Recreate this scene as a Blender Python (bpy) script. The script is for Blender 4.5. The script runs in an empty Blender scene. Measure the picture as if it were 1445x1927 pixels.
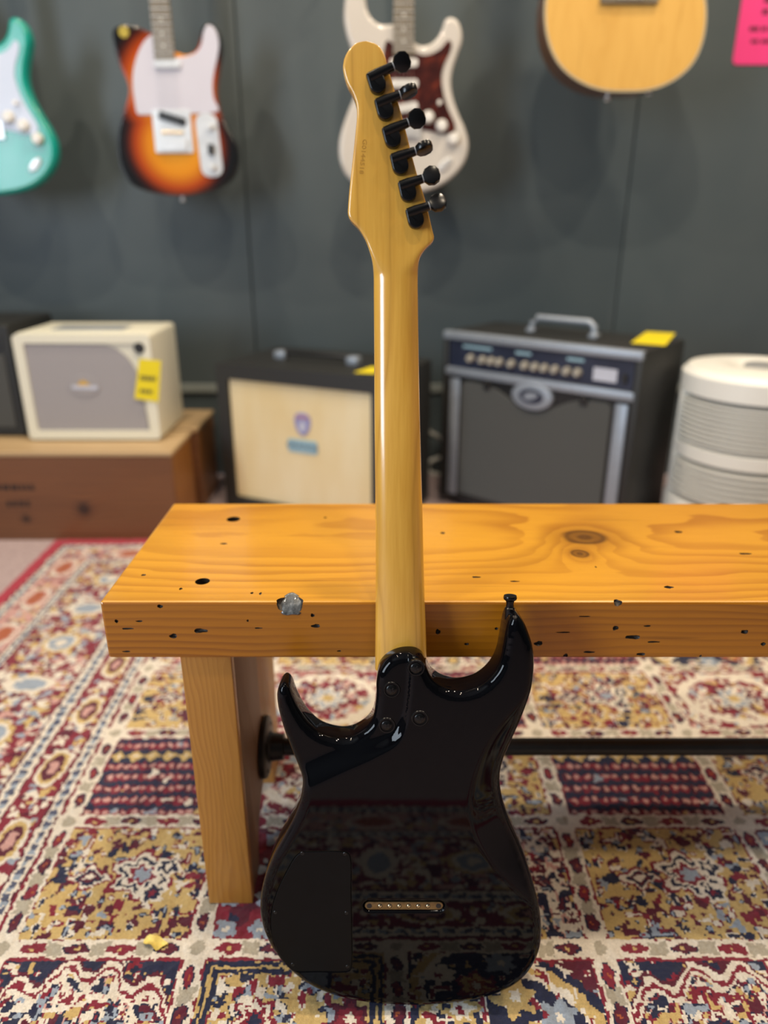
import bpy, bmesh, math, random
import numpy as np
from mathutils import Vector, Matrix
from mathutils.geometry import delaunay_2d_cdt

# ------------------------------------------------------------------ camera, light, exposure
random.seed(7)
rng = np.random.default_rng(7)
scene = bpy.context.scene
col = scene.collection
F, CX, CY = 1380.0, 722.5, 963.5           # focal length in pixels of the 1445 x 1927 frame
PITCH = math.radians(21.5)
H = 0.84                                    # camera height

cam_d = bpy.data.cameras.new('camera')
cam = bpy.data.objects.new('camera', cam_d)
col.objects.link(cam)
cam.location = (0, 0, H)
cam.rotation_euler = (math.radians(90) - PITCH, 0, 0)
cam_d.sensor_fit = 'VERTICAL'
cam_d.sensor_height = 36.0
cam_d.lens = 36.0 * F / 1927.0
cam_d.clip_start = 0.02
cam_d.dof.use_dof = True
cam_d.dof.focus_distance = 0.755
cam_d.dof.aperture_fstop = cam_d.lens / 11.5
scene.camera = cam

world = bpy.data.worlds.new('world')
scene.world = world
world.use_nodes = True
world.node_tree.nodes['Background'].inputs[0].default_value = (0.75, 0.85, 1.0, 1)
world.node_tree.nodes['Background'].inputs[1].default_value = 0.6

vs = scene.view_settings
vs.view_transform = 'Standard'
vs.look = 'None'
vs.gamma = 1.0
vs.use_curve_mapping = False
vs.exposure = 0.0


def area_light(name, loc, rot, size, power, color, size_y=None, shape=None):
    d = bpy.data.lights.new(name, 'AREA')
    d.energy = power
    d.color = color
    d.size = size
    if size_y:
        d.shape = 'RECTANGLE'
        d.size_y = size_y
    if shape:
        d.shape = shape
    o = bpy.data.objects.new(name, d)
    o.location = loc
    o.rotation_euler = rot
    col.objects.link(o)
    return o


R90 = math.radians(90)
# daylight through the shop window in the left wall
area_light('window_daylight', (-2.62, -1.10, 1.40), (0, -R90, 0), 1.7, 98, (0.76, 0.88, 1.0), 1.2)
# ceiling downlights
WARM = (1.0, 0.835, 0.625)
for (lx, ly, lp) in ((-1.3, 0.95, 21), (0.15, 0.90, 20), (1.5, 0.95, 19), (-0.75, 1.72, 15), (0.95, 1.72, 24), (-1.2, 0.15, 10), (0.25, 0.10, 10), (1.7, 0.15, 10)):
    area_light('ceiling_downlight', (lx, ly, 2.77), (0, 0, 0), 0.09, lp, WARM, shape='DISK')

# ------------------------------------------------------------------ helpers
def ray(px, py):
    a = (px - CX) / F
    b = (py - CY) / F
    return (a, math.cos(PITCH) - b * math.sin(PITCH), -math.sin(PITCH) - b * math.cos(PITCH))


def on_z(px, py, z):
    d = ray(px, py)
    t = (z - H) / d[2]
    return (d[0] * t, d[1] * t, z)


def on_y(px, py, y):
    d = ray(px, py)
    t = y / d[1]
    return (d[0] * t, y, H + d[2] * t)


# guitar frame: back plane leans away from the camera
PHI = math.radians(9.9)
Y0 = 0.574
GU = np.array([0, math.sin(PHI), math.cos(PHI)])
GN = np.array([0, -math.cos(PHI), math.sin(PHI)])
GP = np.array([0, Y0, 0.0])


def on_g(px, py, off):
    """pixel -> (x, s) on the plane `off` metres behind the guitar's back"""
    d = np.array(ray(px, py))
    o = np.array([0, 0, H])
    t = np.dot(GP - GN * off - o, GN) / np.dot(d, GN)
    p = o + d * t
    return (p[0], float(np.dot(p - GP, GU)))


def G(x, s, off):
    p = GP + GU * s - GN * off
    return (x, p[1], p[2])


def empty(name, loc=(0, 0, 0), rz=0.0, label=None, cat=None, group=None, kind=None):
    o = bpy.data.objects.new(name, None)
    o.empty_display_size = 0.05
    col.objects.link(o)
    o.location = loc
    o.rotation_euler = (0, 0, rz)
    tag(o, label, cat, group, kind)
    return o


def tag(o, label=None, cat=None, group=None, kind=None):
    if label:
        o['label'] = label
    if cat:
        o['category'] = cat
    if group:
        o['group'] = group
    if kind:
        o['kind'] = kind
    return o


def obj(name, geo, mat, parent=None, smooth=False, base=None, mats=None, label=None):
    """geo = (verts, faces) in the parent's space (or the world); origin is put at the box centre."""
    verts, faces = geo
    v = np.array(verts, dtype=float)
    if base is not None:
        v = v - np.array(base)
    c = (v.min(0) + v.max(0)) / 2
    me = bpy.data.meshes.new(name)
    me.from_pydata((v - c).tolist(), [], [list(map(int, f)) for f in faces])
    me.validate()
    if smooth:
        me.polygons.foreach_set('use_smooth', [True] * len(me.polygons))
        if smooth != 'all':
            try:
                me.set_sharp_from_angle(angle=math.radians(38))
            except Exception:
                pass
    o = bpy.data.objects.new(name, me)
    if mat:
        me.materials.append(mat.m if hasattr(mat, 'm') else mat)
    col.objects.link(o)
    o.location = c
    if parent:
        par = parent
        if getattr(par, 'type', '') == 'MESH':
            # sub-part: geometry is given in the space of the root, the part carries its own centre
            o.location = Vector(c) - par.location
        o.parent = par
    if label:
        o['label'] = label
    return o


def fix_normals(o):
    bm = bmesh.new()
    bm.from_mesh(o.data)
    bmesh.ops.recalc_face_normals(bm, faces=bm.faces)
    bm.to_mesh(o.data)
    bm.free()
    return o


def merge(*gs):
    V, Fc = [], []
    for v, f in gs:
        n = len(V)
        V += [tuple(p) for p in v]
        Fc += [[i + n for i in q] for q in f]
    return V, Fc


def xform(g, m):
    return [tuple(m @ Vector(p)) for p in g[0]], g[1]


def shift(g, d):
    return [(p[0] + d[0], p[1] + d[1], p[2] + d[2]) for p in g[0]], g[1]


def box(x0, x1, y0, y1, z0, z1, bev=0.0, seg=2):
    bm = bmesh.new()
    bmesh.ops.create_cube(bm, size=1)
    for v in bm.verts:
        v.co = Vector(((x0 + x1) / 2 + v.co.x * (x1 - x0), (y0 + y1) / 2 + v.co.y * (y1 - y0), (z0 + z1) / 2 + v.co.z * (z1 - z0)))
    if bev > 0:
        bmesh.ops.bevel(bm, geom=list(bm.edges), offset=bev, segments=seg, affect='EDGES', profile=0.5)
    return bm_geo(bm)


def bm_geo(bm):
    bm.verts.index_update()
    g = ([tuple(v.co) for v in bm.verts], [[v.index for v in f.verts] for f in bm.faces])
    bm.free()
    return g


def lathe(profile, n=24, axis='z', closed_top=True):
    """profile: list of (r, h); axis z"""
    V, Fc = [], []
    for (r, h) in profile:
        for i in range(n):
            a = 2 * math.pi * i / n
            V.append((r * math.cos(a), r * math.sin(a), h))
    m = len(profile)
    for j in range(m - 1):
        for i in range(n):
            k = (i + 1) % n
            Fc.append([j * n + i, j * n + k, (j + 1) * n + k, (j + 1) * n + i])
    if closed_top:
        Fc.append([(m - 1) * n + i for i in range(n)])
        Fc.append([i for i in reversed(range(n))])
    if axis == 'y':
        V = [(x, -z, y) for (x, y, z) in V]       # height -> -y (towards the viewer)
    if axis == 'x':
        V = [(z, x, y) for (x, y, z) in V]
    return V, Fc


def tube(pts, r, n=8):
    pts = [Vector(p) for p in pts]
    V, Fc = [], []
    for i, p in enumerate(pts):
        a = pts[max(i - 1, 0)]
        b = pts[min(i + 1, len(pts) - 1)]
        t = (b - a).normalized()
        up = Vector((0, 0, 1)) if abs(t.z) < 0.9 else Vector((1, 0, 0))
        u = t.cross(up).normalized()
        w = t.cross(u)
        rr = r[i] if isinstance(r, (list, tuple)) else r
        for k in range(n):
            an = 2 * math.pi * k / n
            V.append(tuple(p + (u * math.cos(an) + w * math.sin(an)) * rr))
    for i in range(len(pts) - 1):
        for k in range(n):
            l = (k + 1) % n
            Fc.append([i * n + k, i * n + l, (i + 1) * n + l, (i + 1) * n + k])
    Fc.append([k for k in reversed(range(n))])
    Fc.append([(len(pts) - 1) * n + k for k in range(n)])
    return V, Fc


def spline(pts, n, closed=True):
    """Catmull-Rom through pts, resampled to n equally spaced points"""
    P = np.array(pts, dtype=float)
    m = len(P)
    out = []
    rngi = range(m) if closed else range(m - 1)
    for i in rngi:
        if closed:
            p0, p1, p2, p3 = P[(i - 1) % m], P[i], P[(i + 1) % m], P[(i + 2) % m]
        else:
            p0, p1, p2, p3 = P[max(i - 1, 0)], P[i], P[i + 1], P[min(i + 2, m - 1)]
        # centripetal parametrisation, no overshoot at uneven spacing
        t0 = 0.0
        t1 = t0 + max(np.linalg.norm(p1 - p0), 1e-9) ** 0.5
        t2 = t1 + max(np.linalg.norm(p2 - p1), 1e-9) ** 0.5
        t3 = t2 + max(np.linalg.norm(p3 - p2), 1e-9) ** 0.5
        for t in np.linspace(t1, t2, 14, endpoint=False):
            a1 = p0 if t1 == t0 else (t1 - t) / (t1 - t0) * p0 + (t - t0) / (t1 - t0) * p1
            a2 = (t2 - t) / (t2 - t1) * p1 + (t - t1) / (t2 - t1) * p2
            a3 = p2 if t3 == t2 else (t3 - t) / (t3 - t2) * p2 + (t - t2) / (t3 - t2) * p3
            b1 = (t2 - t) / (t2 - t0) * a1 + (t - t0) / (t2 - t0) * a2
            b2 = (t3 - t) / (t3 - t1) * a2 + (t - t1) / (t3 - t1) * a3
            out.append((t2 - t) / (t2 - t1) * b1 + (t - t1) / (t2 - t1) * b2)
    if not closed:
        out.append(P[-1])
    Q = np.array(out)
    if closed:
        Q = np.vstack([Q, Q[:1]])
    d = np.r_[0, np.cumsum(np.linalg.norm(np.diff(Q, axis=0), axis=1))]
    t = np.linspace(0, d[-1], n, endpoint=not closed)
    return np.stack([np.interp(t, d, Q[:, k]) for k in range(Q.shape[1])], 1)


def area2(P):
    x, y = P[:, 0], P[:, 1]
    return float(np.sum(x * np.roll(y, -1) - np.roll(x, -1) * y))


def inward(P):
    """inward normals of a closed polygon"""
    t = np.roll(P, -1, 0) - np.roll(P, 1, 0)
    t /= np.maximum(np.linalg.norm(t, axis=1), 1e-9)[:, None]
    n = np.stack([-t[:, 1], t[:, 0]], 1)
    return n if area2(P) > 0 else -n


def prism(P, y0, y1, bev=0.0, seg=4, bev_back=None):
    """outline P in (x, z); front face at y0 (towards the viewer, smaller y), back at y1; rounded rims"""
    P = np.array(P, dtype=float)
    if area2(P) < 0:
        P = P[::-1]
    n = len(P)
    nrm = inward(P)
    bb = bev if bev_back is None else bev_back
    rings = []
    if bev > 0:
        for k in range(seg + 1):
            a = math.pi / 2 * k / seg
            rings.append((bev * (1 - math.sin(a)), y0 + bev * (1 - math.cos(a))))
    else:
        rings.append((0, y0))
    if bb > 0:
        for k in range(seg + 1):
            a = math.pi / 2 * k / seg
            rings.append((bb * (1 - math.cos(a)), y1 - bb * (1 - math.sin(a))))
    else:
        rings.append((0, y1))
    V, Fc = [], []
    for ins, y in rings:
        Q = P + nrm * ins
        V += [(q[0], y, q[1]) for q in Q]
    for j in range(len(rings) - 1):
        for i in range(n):
            k = (i + 1) % n
            Fc.append([j * n + i, j * n + k, (j + 1) * n + k, (j + 1) * n + i])
    Fc.append([i for i in reversed(range(n))])
    Fc.append([(len(rings) - 1) * n + i for i in range(n)])
    return V, Fc


def circle(cx, cz, r, n=24, rz=None):
    rz = rz or r
    return [(cx + r * math.cos(2 * math.pi * i / n), cz + rz * math.sin(2 * math.pi * i / n)) for i in range(n)]


def rrect(x0, x1, z0, z1, r, n=5):
    out = []
    for (cx, cz, a0) in ((x1 - r, z1 - r, 0), (x0 + r, z1 - r, 90), (x0 + r, z0 + r, 180), (x1 - r, z0 + r, 270)):
        for k in range(n + 1):
            a = math.radians(a0 + 90 * k / n)
            out.append((cx + r * math.cos(a), cz + r * math.sin(a)))
    return out


def text_geo(s, size, depth=0.0004):
    cu = bpy.data.curves.new('lettering', 'FONT')
    cu.body = s
    cu.size = size
    cu.align_x = 'CENTER'
    cu.align_y = 'CENTER'
    cu.extrude = depth
    cu.resolution_u = 3
    o = bpy.data.objects.new('lettering', cu)
    col.objects.link(o)
    dg = bpy.context.evaluated_depsgraph_get()
    me = bpy.data.meshes.new_from_object(o.evaluated_get(dg))
    g = ([tuple(v.co) for v in me.vertices], [list(p.vertices) for p in me.polygons])
    bpy.data.objects.remove(o)
    bpy.data.curves.remove(cu)
    bpy.data.meshes.remove(me)
    return g


# ------------------------------------------------------------------ material helpers
class S:
    """a float socket with arithmetic"""
    def __init__(self, nt, s):
        self.nt, self.s = nt, s

    def op(self, o, b=None, c=None, clamp=False):
        n = self.nt.nodes.new('ShaderNodeMath')
        n.operation = o
        n.use_clamp = clamp
        for i, v in enumerate((self, b, c)):
            if v is None:
                continue
            if isinstance(v, S):
                self.nt.links.new(v.s, n.inputs[i])
            else:
                n.inputs[i].default_value = float(v)
        return S(self.nt, n.outputs[0])

    def __add__(self, b): return self.op('ADD', b)
    __radd__ = __add__
    def __sub__(self, b): return self.op('SUBTRACT', b)
    def __rsub__(self, b): return (self * -1.0) + b
    def __mul__(self, b): return self.op('MULTIPLY', b)
    __rmul__ = __mul__
    def __truediv__(self, b): return self.op('DIVIDE', b)
    def max(self, b): return self.op('MAXIMUM', b)
    def min(self, b): return self.op('MINIMUM', b)
    def sqrt(self): return self.op('SQRT')
    def abs(self): return self.op('ABSOLUTE')
    def sin(self): return self.op('SINE')
    def fract(self): return self.op('FRACT')
    def pow(self, p): return self.op('POWER', p)
    def clamp(self): return self.op('ADD', 0.0, clamp=True)

    def smooth(self, a, b):
        n = self.nt.nodes.new('ShaderNodeMapRange')
        n.interpolation_type = 'SMOOTHSTEP'
        self.nt.links.new(self.s, n.inputs[0])
        lo, hi = (a, b) if a < b else (b, a)
        n.inputs[1].default_value = lo
        n.inputs[2].default_value = hi
        n.inputs[3].default_value = 0.0 if a < b else 1.0
        n.inputs[4].default_value = 1.0 if a < b else 0.0
        return S(self.nt, n.outputs[0])


class Mat:
    def __init__(self, name, base=(0.5, 0.5, 0.5), rough=0.5, metal=0.0, spec=0.5, coat=0.0, coat_rough=0.05):
        self.m = bpy.data.materials.new(name)
        self.m.use_nodes = True
        self.nt = self.m.node_tree
        self.b = self.nt.nodes['Principled BSDF']
        self.b.inputs['Base Color'].default_value = (*base, 1)
        self.b.inputs['Roughness'].default_value = rough
        self.b.inputs['Metallic'].default_value = metal
        self.b.inputs['Specular IOR Level'].default_value = spec
        self.b.inputs['Coat Weight'].default_value = coat
        self.b.inputs['Coat Roughness'].default_value = coat_rough
        self.m.diffuse_color = (*base, 1)

    def xyz(self, kind='Object'):
        tc = self.nt.nodes.new('ShaderNodeTexCoord')
        sp = self.nt.nodes.new('ShaderNodeSeparateXYZ')
        self.nt.links.new(tc.outputs[kind], sp.inputs[0])
        return [S(self.nt, o) for o in sp.outputs]

    def vec(self, x, y, z):
        c = self.nt.nodes.new('ShaderNodeCombineXYZ')
        for i, v in enumerate((x, y, z)):
            if isinstance(v, S):
                self.nt.links.new(v.s, c.inputs[i])
            else:
                c.inputs[i].default_value = v
        return c.outputs[0]

    def noise(self, vec, scale, detail=3.0, rough=0.5):
        n = self.nt.nodes.new('ShaderNodeTexNoise')
        if vec is not None:
            self.nt.links.new(vec, n.inputs['Vector'])
        n.inputs['Scale'].default_value = scale
        n.inputs['Detail'].default_value = detail
        n.inputs['Roughness'].default_value = rough
        return S(self.nt, n.outputs[0])

    def voronoi(self, vec, scale):
        n = self.nt.nodes.new('ShaderNodeTexVoronoi')
        if vec is not None:
            self.nt.links.new(vec, n.inputs['Vector'])
        n.inputs['Scale'].default_value = scale
        return S(self.nt, n.outputs['Distance'])

    def ramp(self, fac, stops):
        n = self.nt.nodes.new('ShaderNodeValToRGB')
        self.nt.links.new(fac.s, n.inputs[0])
        e = n.color_ramp.elements
        while len(e) < len(stops):
            e.new(0.5)
        for i, (p, c) in enumerate(stops):
            e[i].position = p
            e[i].color = (*c, 1)
        return n.outputs[0]

    def mix(self, fac, a, b, mode='MIX'):
        n = self.nt.nodes.new('ShaderNodeMix')
        n.data_type = 'RGBA'
        n.blend_type = mode
        if isinstance(fac, S):
            self.nt.links.new(fac.s, n.inputs[0])
        else:
            n.inputs[0].default_value = fac
        for v, i in ((a, 6), (b, 7)):
            if isinstance(v, tuple):
                n.inputs[i].default_value = (*v, 1)
            else:
                self.nt.links.new(v, n.inputs[i])
        return n.outputs[2]

    def color(self, c):
        self.nt.links.new(c, self.b.inputs['Base Color'])
        return self

    def set(self, inp, s):
        self.nt.links.new(s.s, self.b.inputs[inp])
        return self

    def bump(self, h, strength=0.3, dist=0.001):
        n = self.nt.nodes.new('ShaderNodeBump')
        n.inputs['Strength'].default_value = strength
        n.inputs['Distance'].default_value = dist
        self.nt.links.new(h.s, n.inputs['Height'])
        self.nt.links.new(n.outputs[0], self.b.inputs['Normal'])
        return self


def srgb(r, g, b):
    f = lambda c: (c / 255 / 12.92) if c / 255 <= 0.04045 else ((c / 255 + 0.055) / 1.055) ** 2.4
    return (f(r), f(g), f(b))


def simple(name, base, rough=0.5, var=0.08, scale=30.0, **kw):
    """procedural: base colour with slight mottling and roughness variation"""
    m = Mat(name, base, rough, **kw)
    x, y, z = m.xyz()
    n = m.noise(m.vec(x, y, z), scale, 3)
    lo = tuple(c * (1 - var) for c in base)
    hi = tuple(min(c * (1 + var), 1) for c in base)
    m.color(m.ramp(n, [(0.3, lo), (0.7, hi)]))
    m.set('Roughness', n * 0.12 + (rough - 0.06))
    return m


M = {}
M['body_black'] = simple('black_gloss_lacquer', (0.0020, 0.0021, 0.0030), 0.05, 0.1, 8, spec=0.17)
M['body_black'].set('Roughness', S(M['body_black'].nt, M['body_black'].noise(None, 5).s) * 0.02 + 0.015)
M['plate_black'] = simple('black_satin_plastic', (0.0035, 0.0038, 0.0045), 0.42, 0.1, 60, spec=0.14)
M['tuner_black'] = simple('black_tuner_finish', (0.004, 0.004, 0.0045), 0.24, 0.1, 60, spec=0.32)
M['iron'] = simple('black_iron', (0.012, 0.012, 0.011), 0.42, 0.3, 60)
M['screw'] = simple('dark_screw', (0.02, 0.02, 0.021), 0.3, 0.2, 100, metal=0.6)
M['bronze'] = simple('aged_bronze', (0.27, 0.205, 0.105), 0.38, 0.2, 200, metal=1.0)
M['brass'] = simple('bright_brass', (0.85, 0.70, 0.42), 0.2, 0.1, 200, metal=1.0)
M['chrome'] = simple('chrome', (0.80, 0.81, 0.82), 0.34, 0.05, 40, metal=0.55)
M['washer'] = simple('grey_washer', (0.28, 0.29, 0.30), 0.35, 0.05, 40)
M['steel'] = simple('string_steel', (0.6, 0.6, 0.6), 0.3, 0.05, 40, metal=1.0)
M['rosewood'] = simple('rosewood', (0.20, 0.17, 0.125), 0.45, 0.25, 90)
M['fret_maple'] = simple('pale_maple', (0.62, 0.46, 0.24), 0.35, 0.1, 40)
M['white_plastic'] = simple('white_plastic', (0.60, 0.60, 0.70), 0.35, 0.02, 10)
M['pearl_plastic'] = simple('pale_lavender_plastic', (0.55, 0.62, 0.78), 0.3, 0.05, 10)
M['knob_white'] = simple('white_knob', (0.78, 0.77, 0.74), 0.3, 0.02, 10)
M['black_plastic'] = simple('black_plastic', (0.012, 0.012, 0.013), 0.4, 0.1, 30)
M['tolex_black'] = simple('black_tolex', (0.018, 0.019, 0.019), 0.55, 0.25, 400)
M['tolex_cream'] = simple('cream_tolex', srgb(228, 226, 208), 0.5, 0.03, 300)
M['grille_grey'] = simple('grey_grille_cloth', srgb(158, 155, 158), 0.8, 0.06, 500)
M['yellow_tag'] = simple('yellow_card', srgb(235, 215, 20), 0.6, 0.03, 20)
M['ink'] = simple('black_ink', (0.03, 0.03, 0.03), 0.6, 0.05, 20)
M['pink_paper'] = simple('hot_pink_paper', srgb(238, 62, 140), 0.6, 0.03, 8)
M['pink_ink'] = simple('dark_ink_on_pink', srgb(110, 25, 60), 0.6, 0.05, 20)
M['panel_blue'] = simple('dark_blue_panel', (0.018, 0.024, 0.05), 0.35, 0.15, 20)
M['knob_cream'] = simple('ivory_knob', (0.38, 0.36, 0.31), 0.35, 0.03, 20)
M['trim_silver'] = simple('brushed_silver_trim', (0.30, 0.34, 0.40), 0.42, 0.05, 60, metal=0.3)
M['grille_dark'] = simple('charcoal_grille_cloth', (0.075, 0.078, 0.076), 0.85, 0.12, 600)
M['purifier'] = simple('white_appliance_plastic', (0.83, 0.83, 0.78), 0.4, 0.02, 10)
M['purifier_dark'] = simple('grey_inner_plastic', (0.26, 0.245, 0.225), 0.6, 0.05, 10)
M['cord'] = simple('white_cord', (0.6, 0.6, 0.56), 0.5, 0.03, 10)
M['strip'] = simple('grey_raceway', (0.25, 0.28, 0.27), 0.5, 0.04, 10)
M['ceiling'] = simple('ceiling_paint', (0.45, 0.45, 0.43), 0.9, 0.03, 3)
M['wall_dark'] = None
M['teal'] = simple('teal_lacquer', srgb(18, 158, 146), 0.22, 0.04, 6, coat=0.1)
M['pearl_white'] = simple('shell_white_lacquer', srgb(202, 197, 190), 0.14, 0.03, 6, coat=0.5)
M['ac_side'] = simple('mahogany', (0.15, 0.06, 0.022), 0.3, 0.25, 40, coat=0.5)
M['binding'] = simple('cream_binding', (0.55, 0.48, 0.33), 0.3, 0.03, 10)
M['logo_blue'] = simple('pale_blue_logo', srgb(150, 185, 200), 0.5, 0.05, 30)
M['logo_dark'] = simple('slate_logo', srgb(95, 120, 140), 0.5, 0.05, 30)
M['logo_violet'] = simple('violet_crest', srgb(150, 150, 195), 0.5, 0.1, 60)
M['logo_pink'] = simple('mauve_crest', srgb(175, 130, 150), 0.5, 0.1, 60)
M['logo_amber'] = simple('amber_emblem', srgb(205, 165, 70), 0.4, 0.05, 30)
M['logo_pale'] = simple('pale_emblem', srgb(195, 200, 215), 0.4, 0.05, 30)
M['frame_white'] = simple('window_frame_paint', (0.6, 0.6, 0.6), 0.5, 0.03, 10)


def mat_wall():
    m = Mat('slate_wall_paint', (0.05, 0.056, 0.057), 0.42, spec=0.4)
    x, y, z = m.xyz()
    n = m.noise(m.vec(x, y, z), 2.2, 4)
    m.color(m.ramp(n, [(0.3, (0.066, 0.087, 0.098)), (0.7, (0.084, 0.104, 0.112))]))
    f = m.noise(m.vec(x, y, z), 160, 3)
    m.set('Roughness', n * 0.15 + 0.36)
    m.bump(f, 0.15, 0.001)
    return m


M['wall_dark'] = mat_wall()


def mat_carpet():
    m = Mat('grey_pink_carpet', (0.4, 0.34, 0.34), 0.95, spec=0.1)
    x, y, z = m.xyz()
    n = m.noise(m.vec(x, y, z), 260, 4, 0.7)
    m.color(m.ramp(n, [(0.3, srgb(140, 122, 124)), (0.7, srgb(205, 186, 186))]))
    m.bump(n, 0.5, 0.002)
    return m


M['carpet'] = mat_carpet()


def mat_maple():
    m = Mat('amber_maple', (0.6, 0.34, 0.07), 0.24, coat=0.9, coat_rough=0.13)
    x, y, z = m.xyz()
    warp = m.noise(m.vec(x * 9.0, y * 3.0, z * 2.0), 1.0, 3)
    g = (x * 30.0 + warp * 2.2).fract()
    line = ((g - 0.5).abs() * 2.0).pow(8.0)
    fine = m.noise(m.vec(x * 330.0, y * 90.0, z * 9.0), 1.0, 3)
    blotch = m.noise(m.vec(x * 14.0, y * 10.0, z * 6.0), 1.0, 2)
    c = m.ramp(blotch * 0.5 + fine * 0.5, [(0.3, (0.62, 0.315, 0.042)), (0.7, (0.76, 0.43, 0.075))])
    c = m.mix(line * 0.55, c, (0.42, 0.20, 0.025))
    m.color(c)
    return m


M['maple'] = mat_maple()


def mat_wood(name, dark, light, along='x', pith=(0.03, -0.40), freq=130.0, knots=(), rough=0.33, coat=0.35, warp=0.024, lines=0.75):
    """plank wood: growth rings around a pith line, warped, with knots and worm pits at given places.
    knots: (u, v, ru, rv, face) face 't' (x, y) or 'f' (x, z), object space"""
    m = Mat(name, light, rough, coat=coat, coat_rough=0.12)
    x, y, z = m.xyz()
    a, b, c = {'x': (x, y, z), 'y': (y, x, z), 'z': (z, x, y)}[along]
    w1 = m.noise(m.vec(a * 2.6, b * 9.0, c * 9.0), 1.0, 2)
    w2 = m.noise(m.vec(a * 9.0, b * 40.0, c * 40.0), 1.0, 2)
    r = ((b - pith[0]) * (b - pith[0]) + (c - pith[1]) * (c - pith[1])).sqrt()
    r = r + (w1 - 0.5) * warp + (w2 - 0.5) * 0.004
    kmask = None
    kcore = None
    for (u, v, ru, rv, face) in knots:
        q = y if face == 't' else z
        d = (((x - u) / ru) * ((x - u) / ru) + ((q - v) / rv) * ((q - v) / rv)).sqrt()
        infl = (d * -0.55).op('EXPONENT')
        r = r + infl * 0.030
        core = (d + (w2 - 0.5) * 0.5).smooth(1.15, 0.75)
        halo = (d + (w2 - 0.5) * 0.9).smooth(2.6, 0.9)
        ring = (d * 9.0).sin() * 0.5 + 0.5
        kk = core * (ring * 0.35 + 0.65)
        kcore = kk if kcore is None else kcore.max(kk)
        kmask = halo if kmask is None else kmask.max(halo)
    g = (r * freq).fract()
    late_w = g.smooth(0.25, 0.92) * (1.0 - g.smooth(0.93, 1.0))
    amp = m.noise(m.vec(a * 1.5, b * 14.0, c * 14.0), 1.0, 2).smooth(0.3, 0.7)
    fine = m.noise(m.vec(a * 12.0, b * 420.0, c * 420.0), 1.0, 3)
    tone = m.noise(m.vec(a * 1.2, b * 6.0, c * 6.0), 1.0, 2)
    streak = m.noise(m.vec(a * 5.0, b * 150.0, c * 150.0), 1.0, 2).smooth(0.62, 0.80)
    colr = m.mix(tone.smooth(0.3, 0.7), light, tuple(l * 0.80 + d * 0.20 for l, d in zip(light, dark)))
    colr = m.mix(late_w * (amp * 0.55 + 0.30) * lines, colr, dark)
    colr = m.mix((fine - 0.35).clamp() * 0.45, colr, dark)
    colr = m.mix(streak * 0.40, colr, tuple(0.6 * d for d in dark))
    if kcore is not None:
        colr = m.mix(kmask * 0.45, colr, tuple(0.8 * d for d in dark))
        colr = m.mix(kcore, colr, tuple(0.30 * d for d in dark))
    hgt = late_w * 0.25 + fine * 0.25
    m.color(colr)
    m.set('Roughness', fine * 0.15 + (rough - 0.07))
    m.bump(hgt, 0.25, 0.0012)
    return m


# ------------------------------------------------------------------ the room
WALL_Y = 2.55
RX0, RX1, RY0, RZ1 = -2.6, 3.0, -3.2, 2.8
FLOOR_Z = -0.016


def structure(o):
    o['kind'] = 'structure'
    return o


structure(obj('floor', box(RX0, RX1, RY0, WALL_Y, FLOOR_Z - 0.05, FLOOR_Z), M['carpet']))
structure(obj('ceiling', box(RX0, RX1, RY0, WALL_Y + 0.1, RZ1, RZ1 + 0.05), M['ceiling']))
# display wall: boards with narrow recessed seams over a backing
wb = structure(obj('wall_back', box(RX0, RX1, WALL_Y + 0.012, WALL_Y + 0.1, FLOOR_Z, RZ1), M['wall_dark']))
edges = [RX0, -1.66, -0.44, 0.78, 2.0, RX1]
for a, b in zip(edges[:-1], edges[1:]):
    pn = obj('panel', box(a + 0.002, b - 0.002, WALL_Y, WALL_Y + 0.012, FLOOR_Z, RZ1, 0.0015, 1), M['wall_dark'])
    pn.location = pn.location - wb.location
    pn.parent = wb
structure(obj('wall_right', box(RX1, RX1 + 0.1, RY0, WALL_Y, FLOOR_Z, RZ1), M['wall_dark']))
structure(obj('wall_front', box(RX0, RX1, RY0 - 0.1, RY0, FLOOR_Z, RZ1), M['wall_dark']))
WY0, WY1, WZ0, WZ1 = -1.72, -0.48, 0.53, 2.27
structure(obj('wall_left', merge(box(RX0 - 0.1, RX0, RY0, WY0, FLOOR_Z, RZ1), box(RX0 - 0.1, RX0, WY1, WALL_Y, FLOOR_Z, RZ1),
                                 box(RX0 - 0.1, RX0, WY0, WY1, FLOOR_Z, WZ0), box(RX0 - 0.1, RX0, WY0, WY1, WZ1, RZ1)), M['wall_dark']))
structure(obj('window_1', merge(box(RX0 - 0.07, RX0 - 0.03, WY0, WY1, WZ0, WZ0 + 0.05), box(RX0 - 0.07, RX0 - 0.03, WY0, WY1, WZ1 - 0.05, WZ1),
                                box(RX0 - 0.07, RX0 - 0.03, WY0, WY0 + 0.05, WZ0, WZ1), box(RX0 - 0.07, RX0 - 0.03, WY1 - 0.05, WY1, WZ0, WZ1)), M['frame_white']))
structure(obj('trim_1', box(RX0, RX1, WALL_Y - 0.012, WALL_Y, 0.288, 0.318, 0.003, 2), M['strip']))


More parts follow.
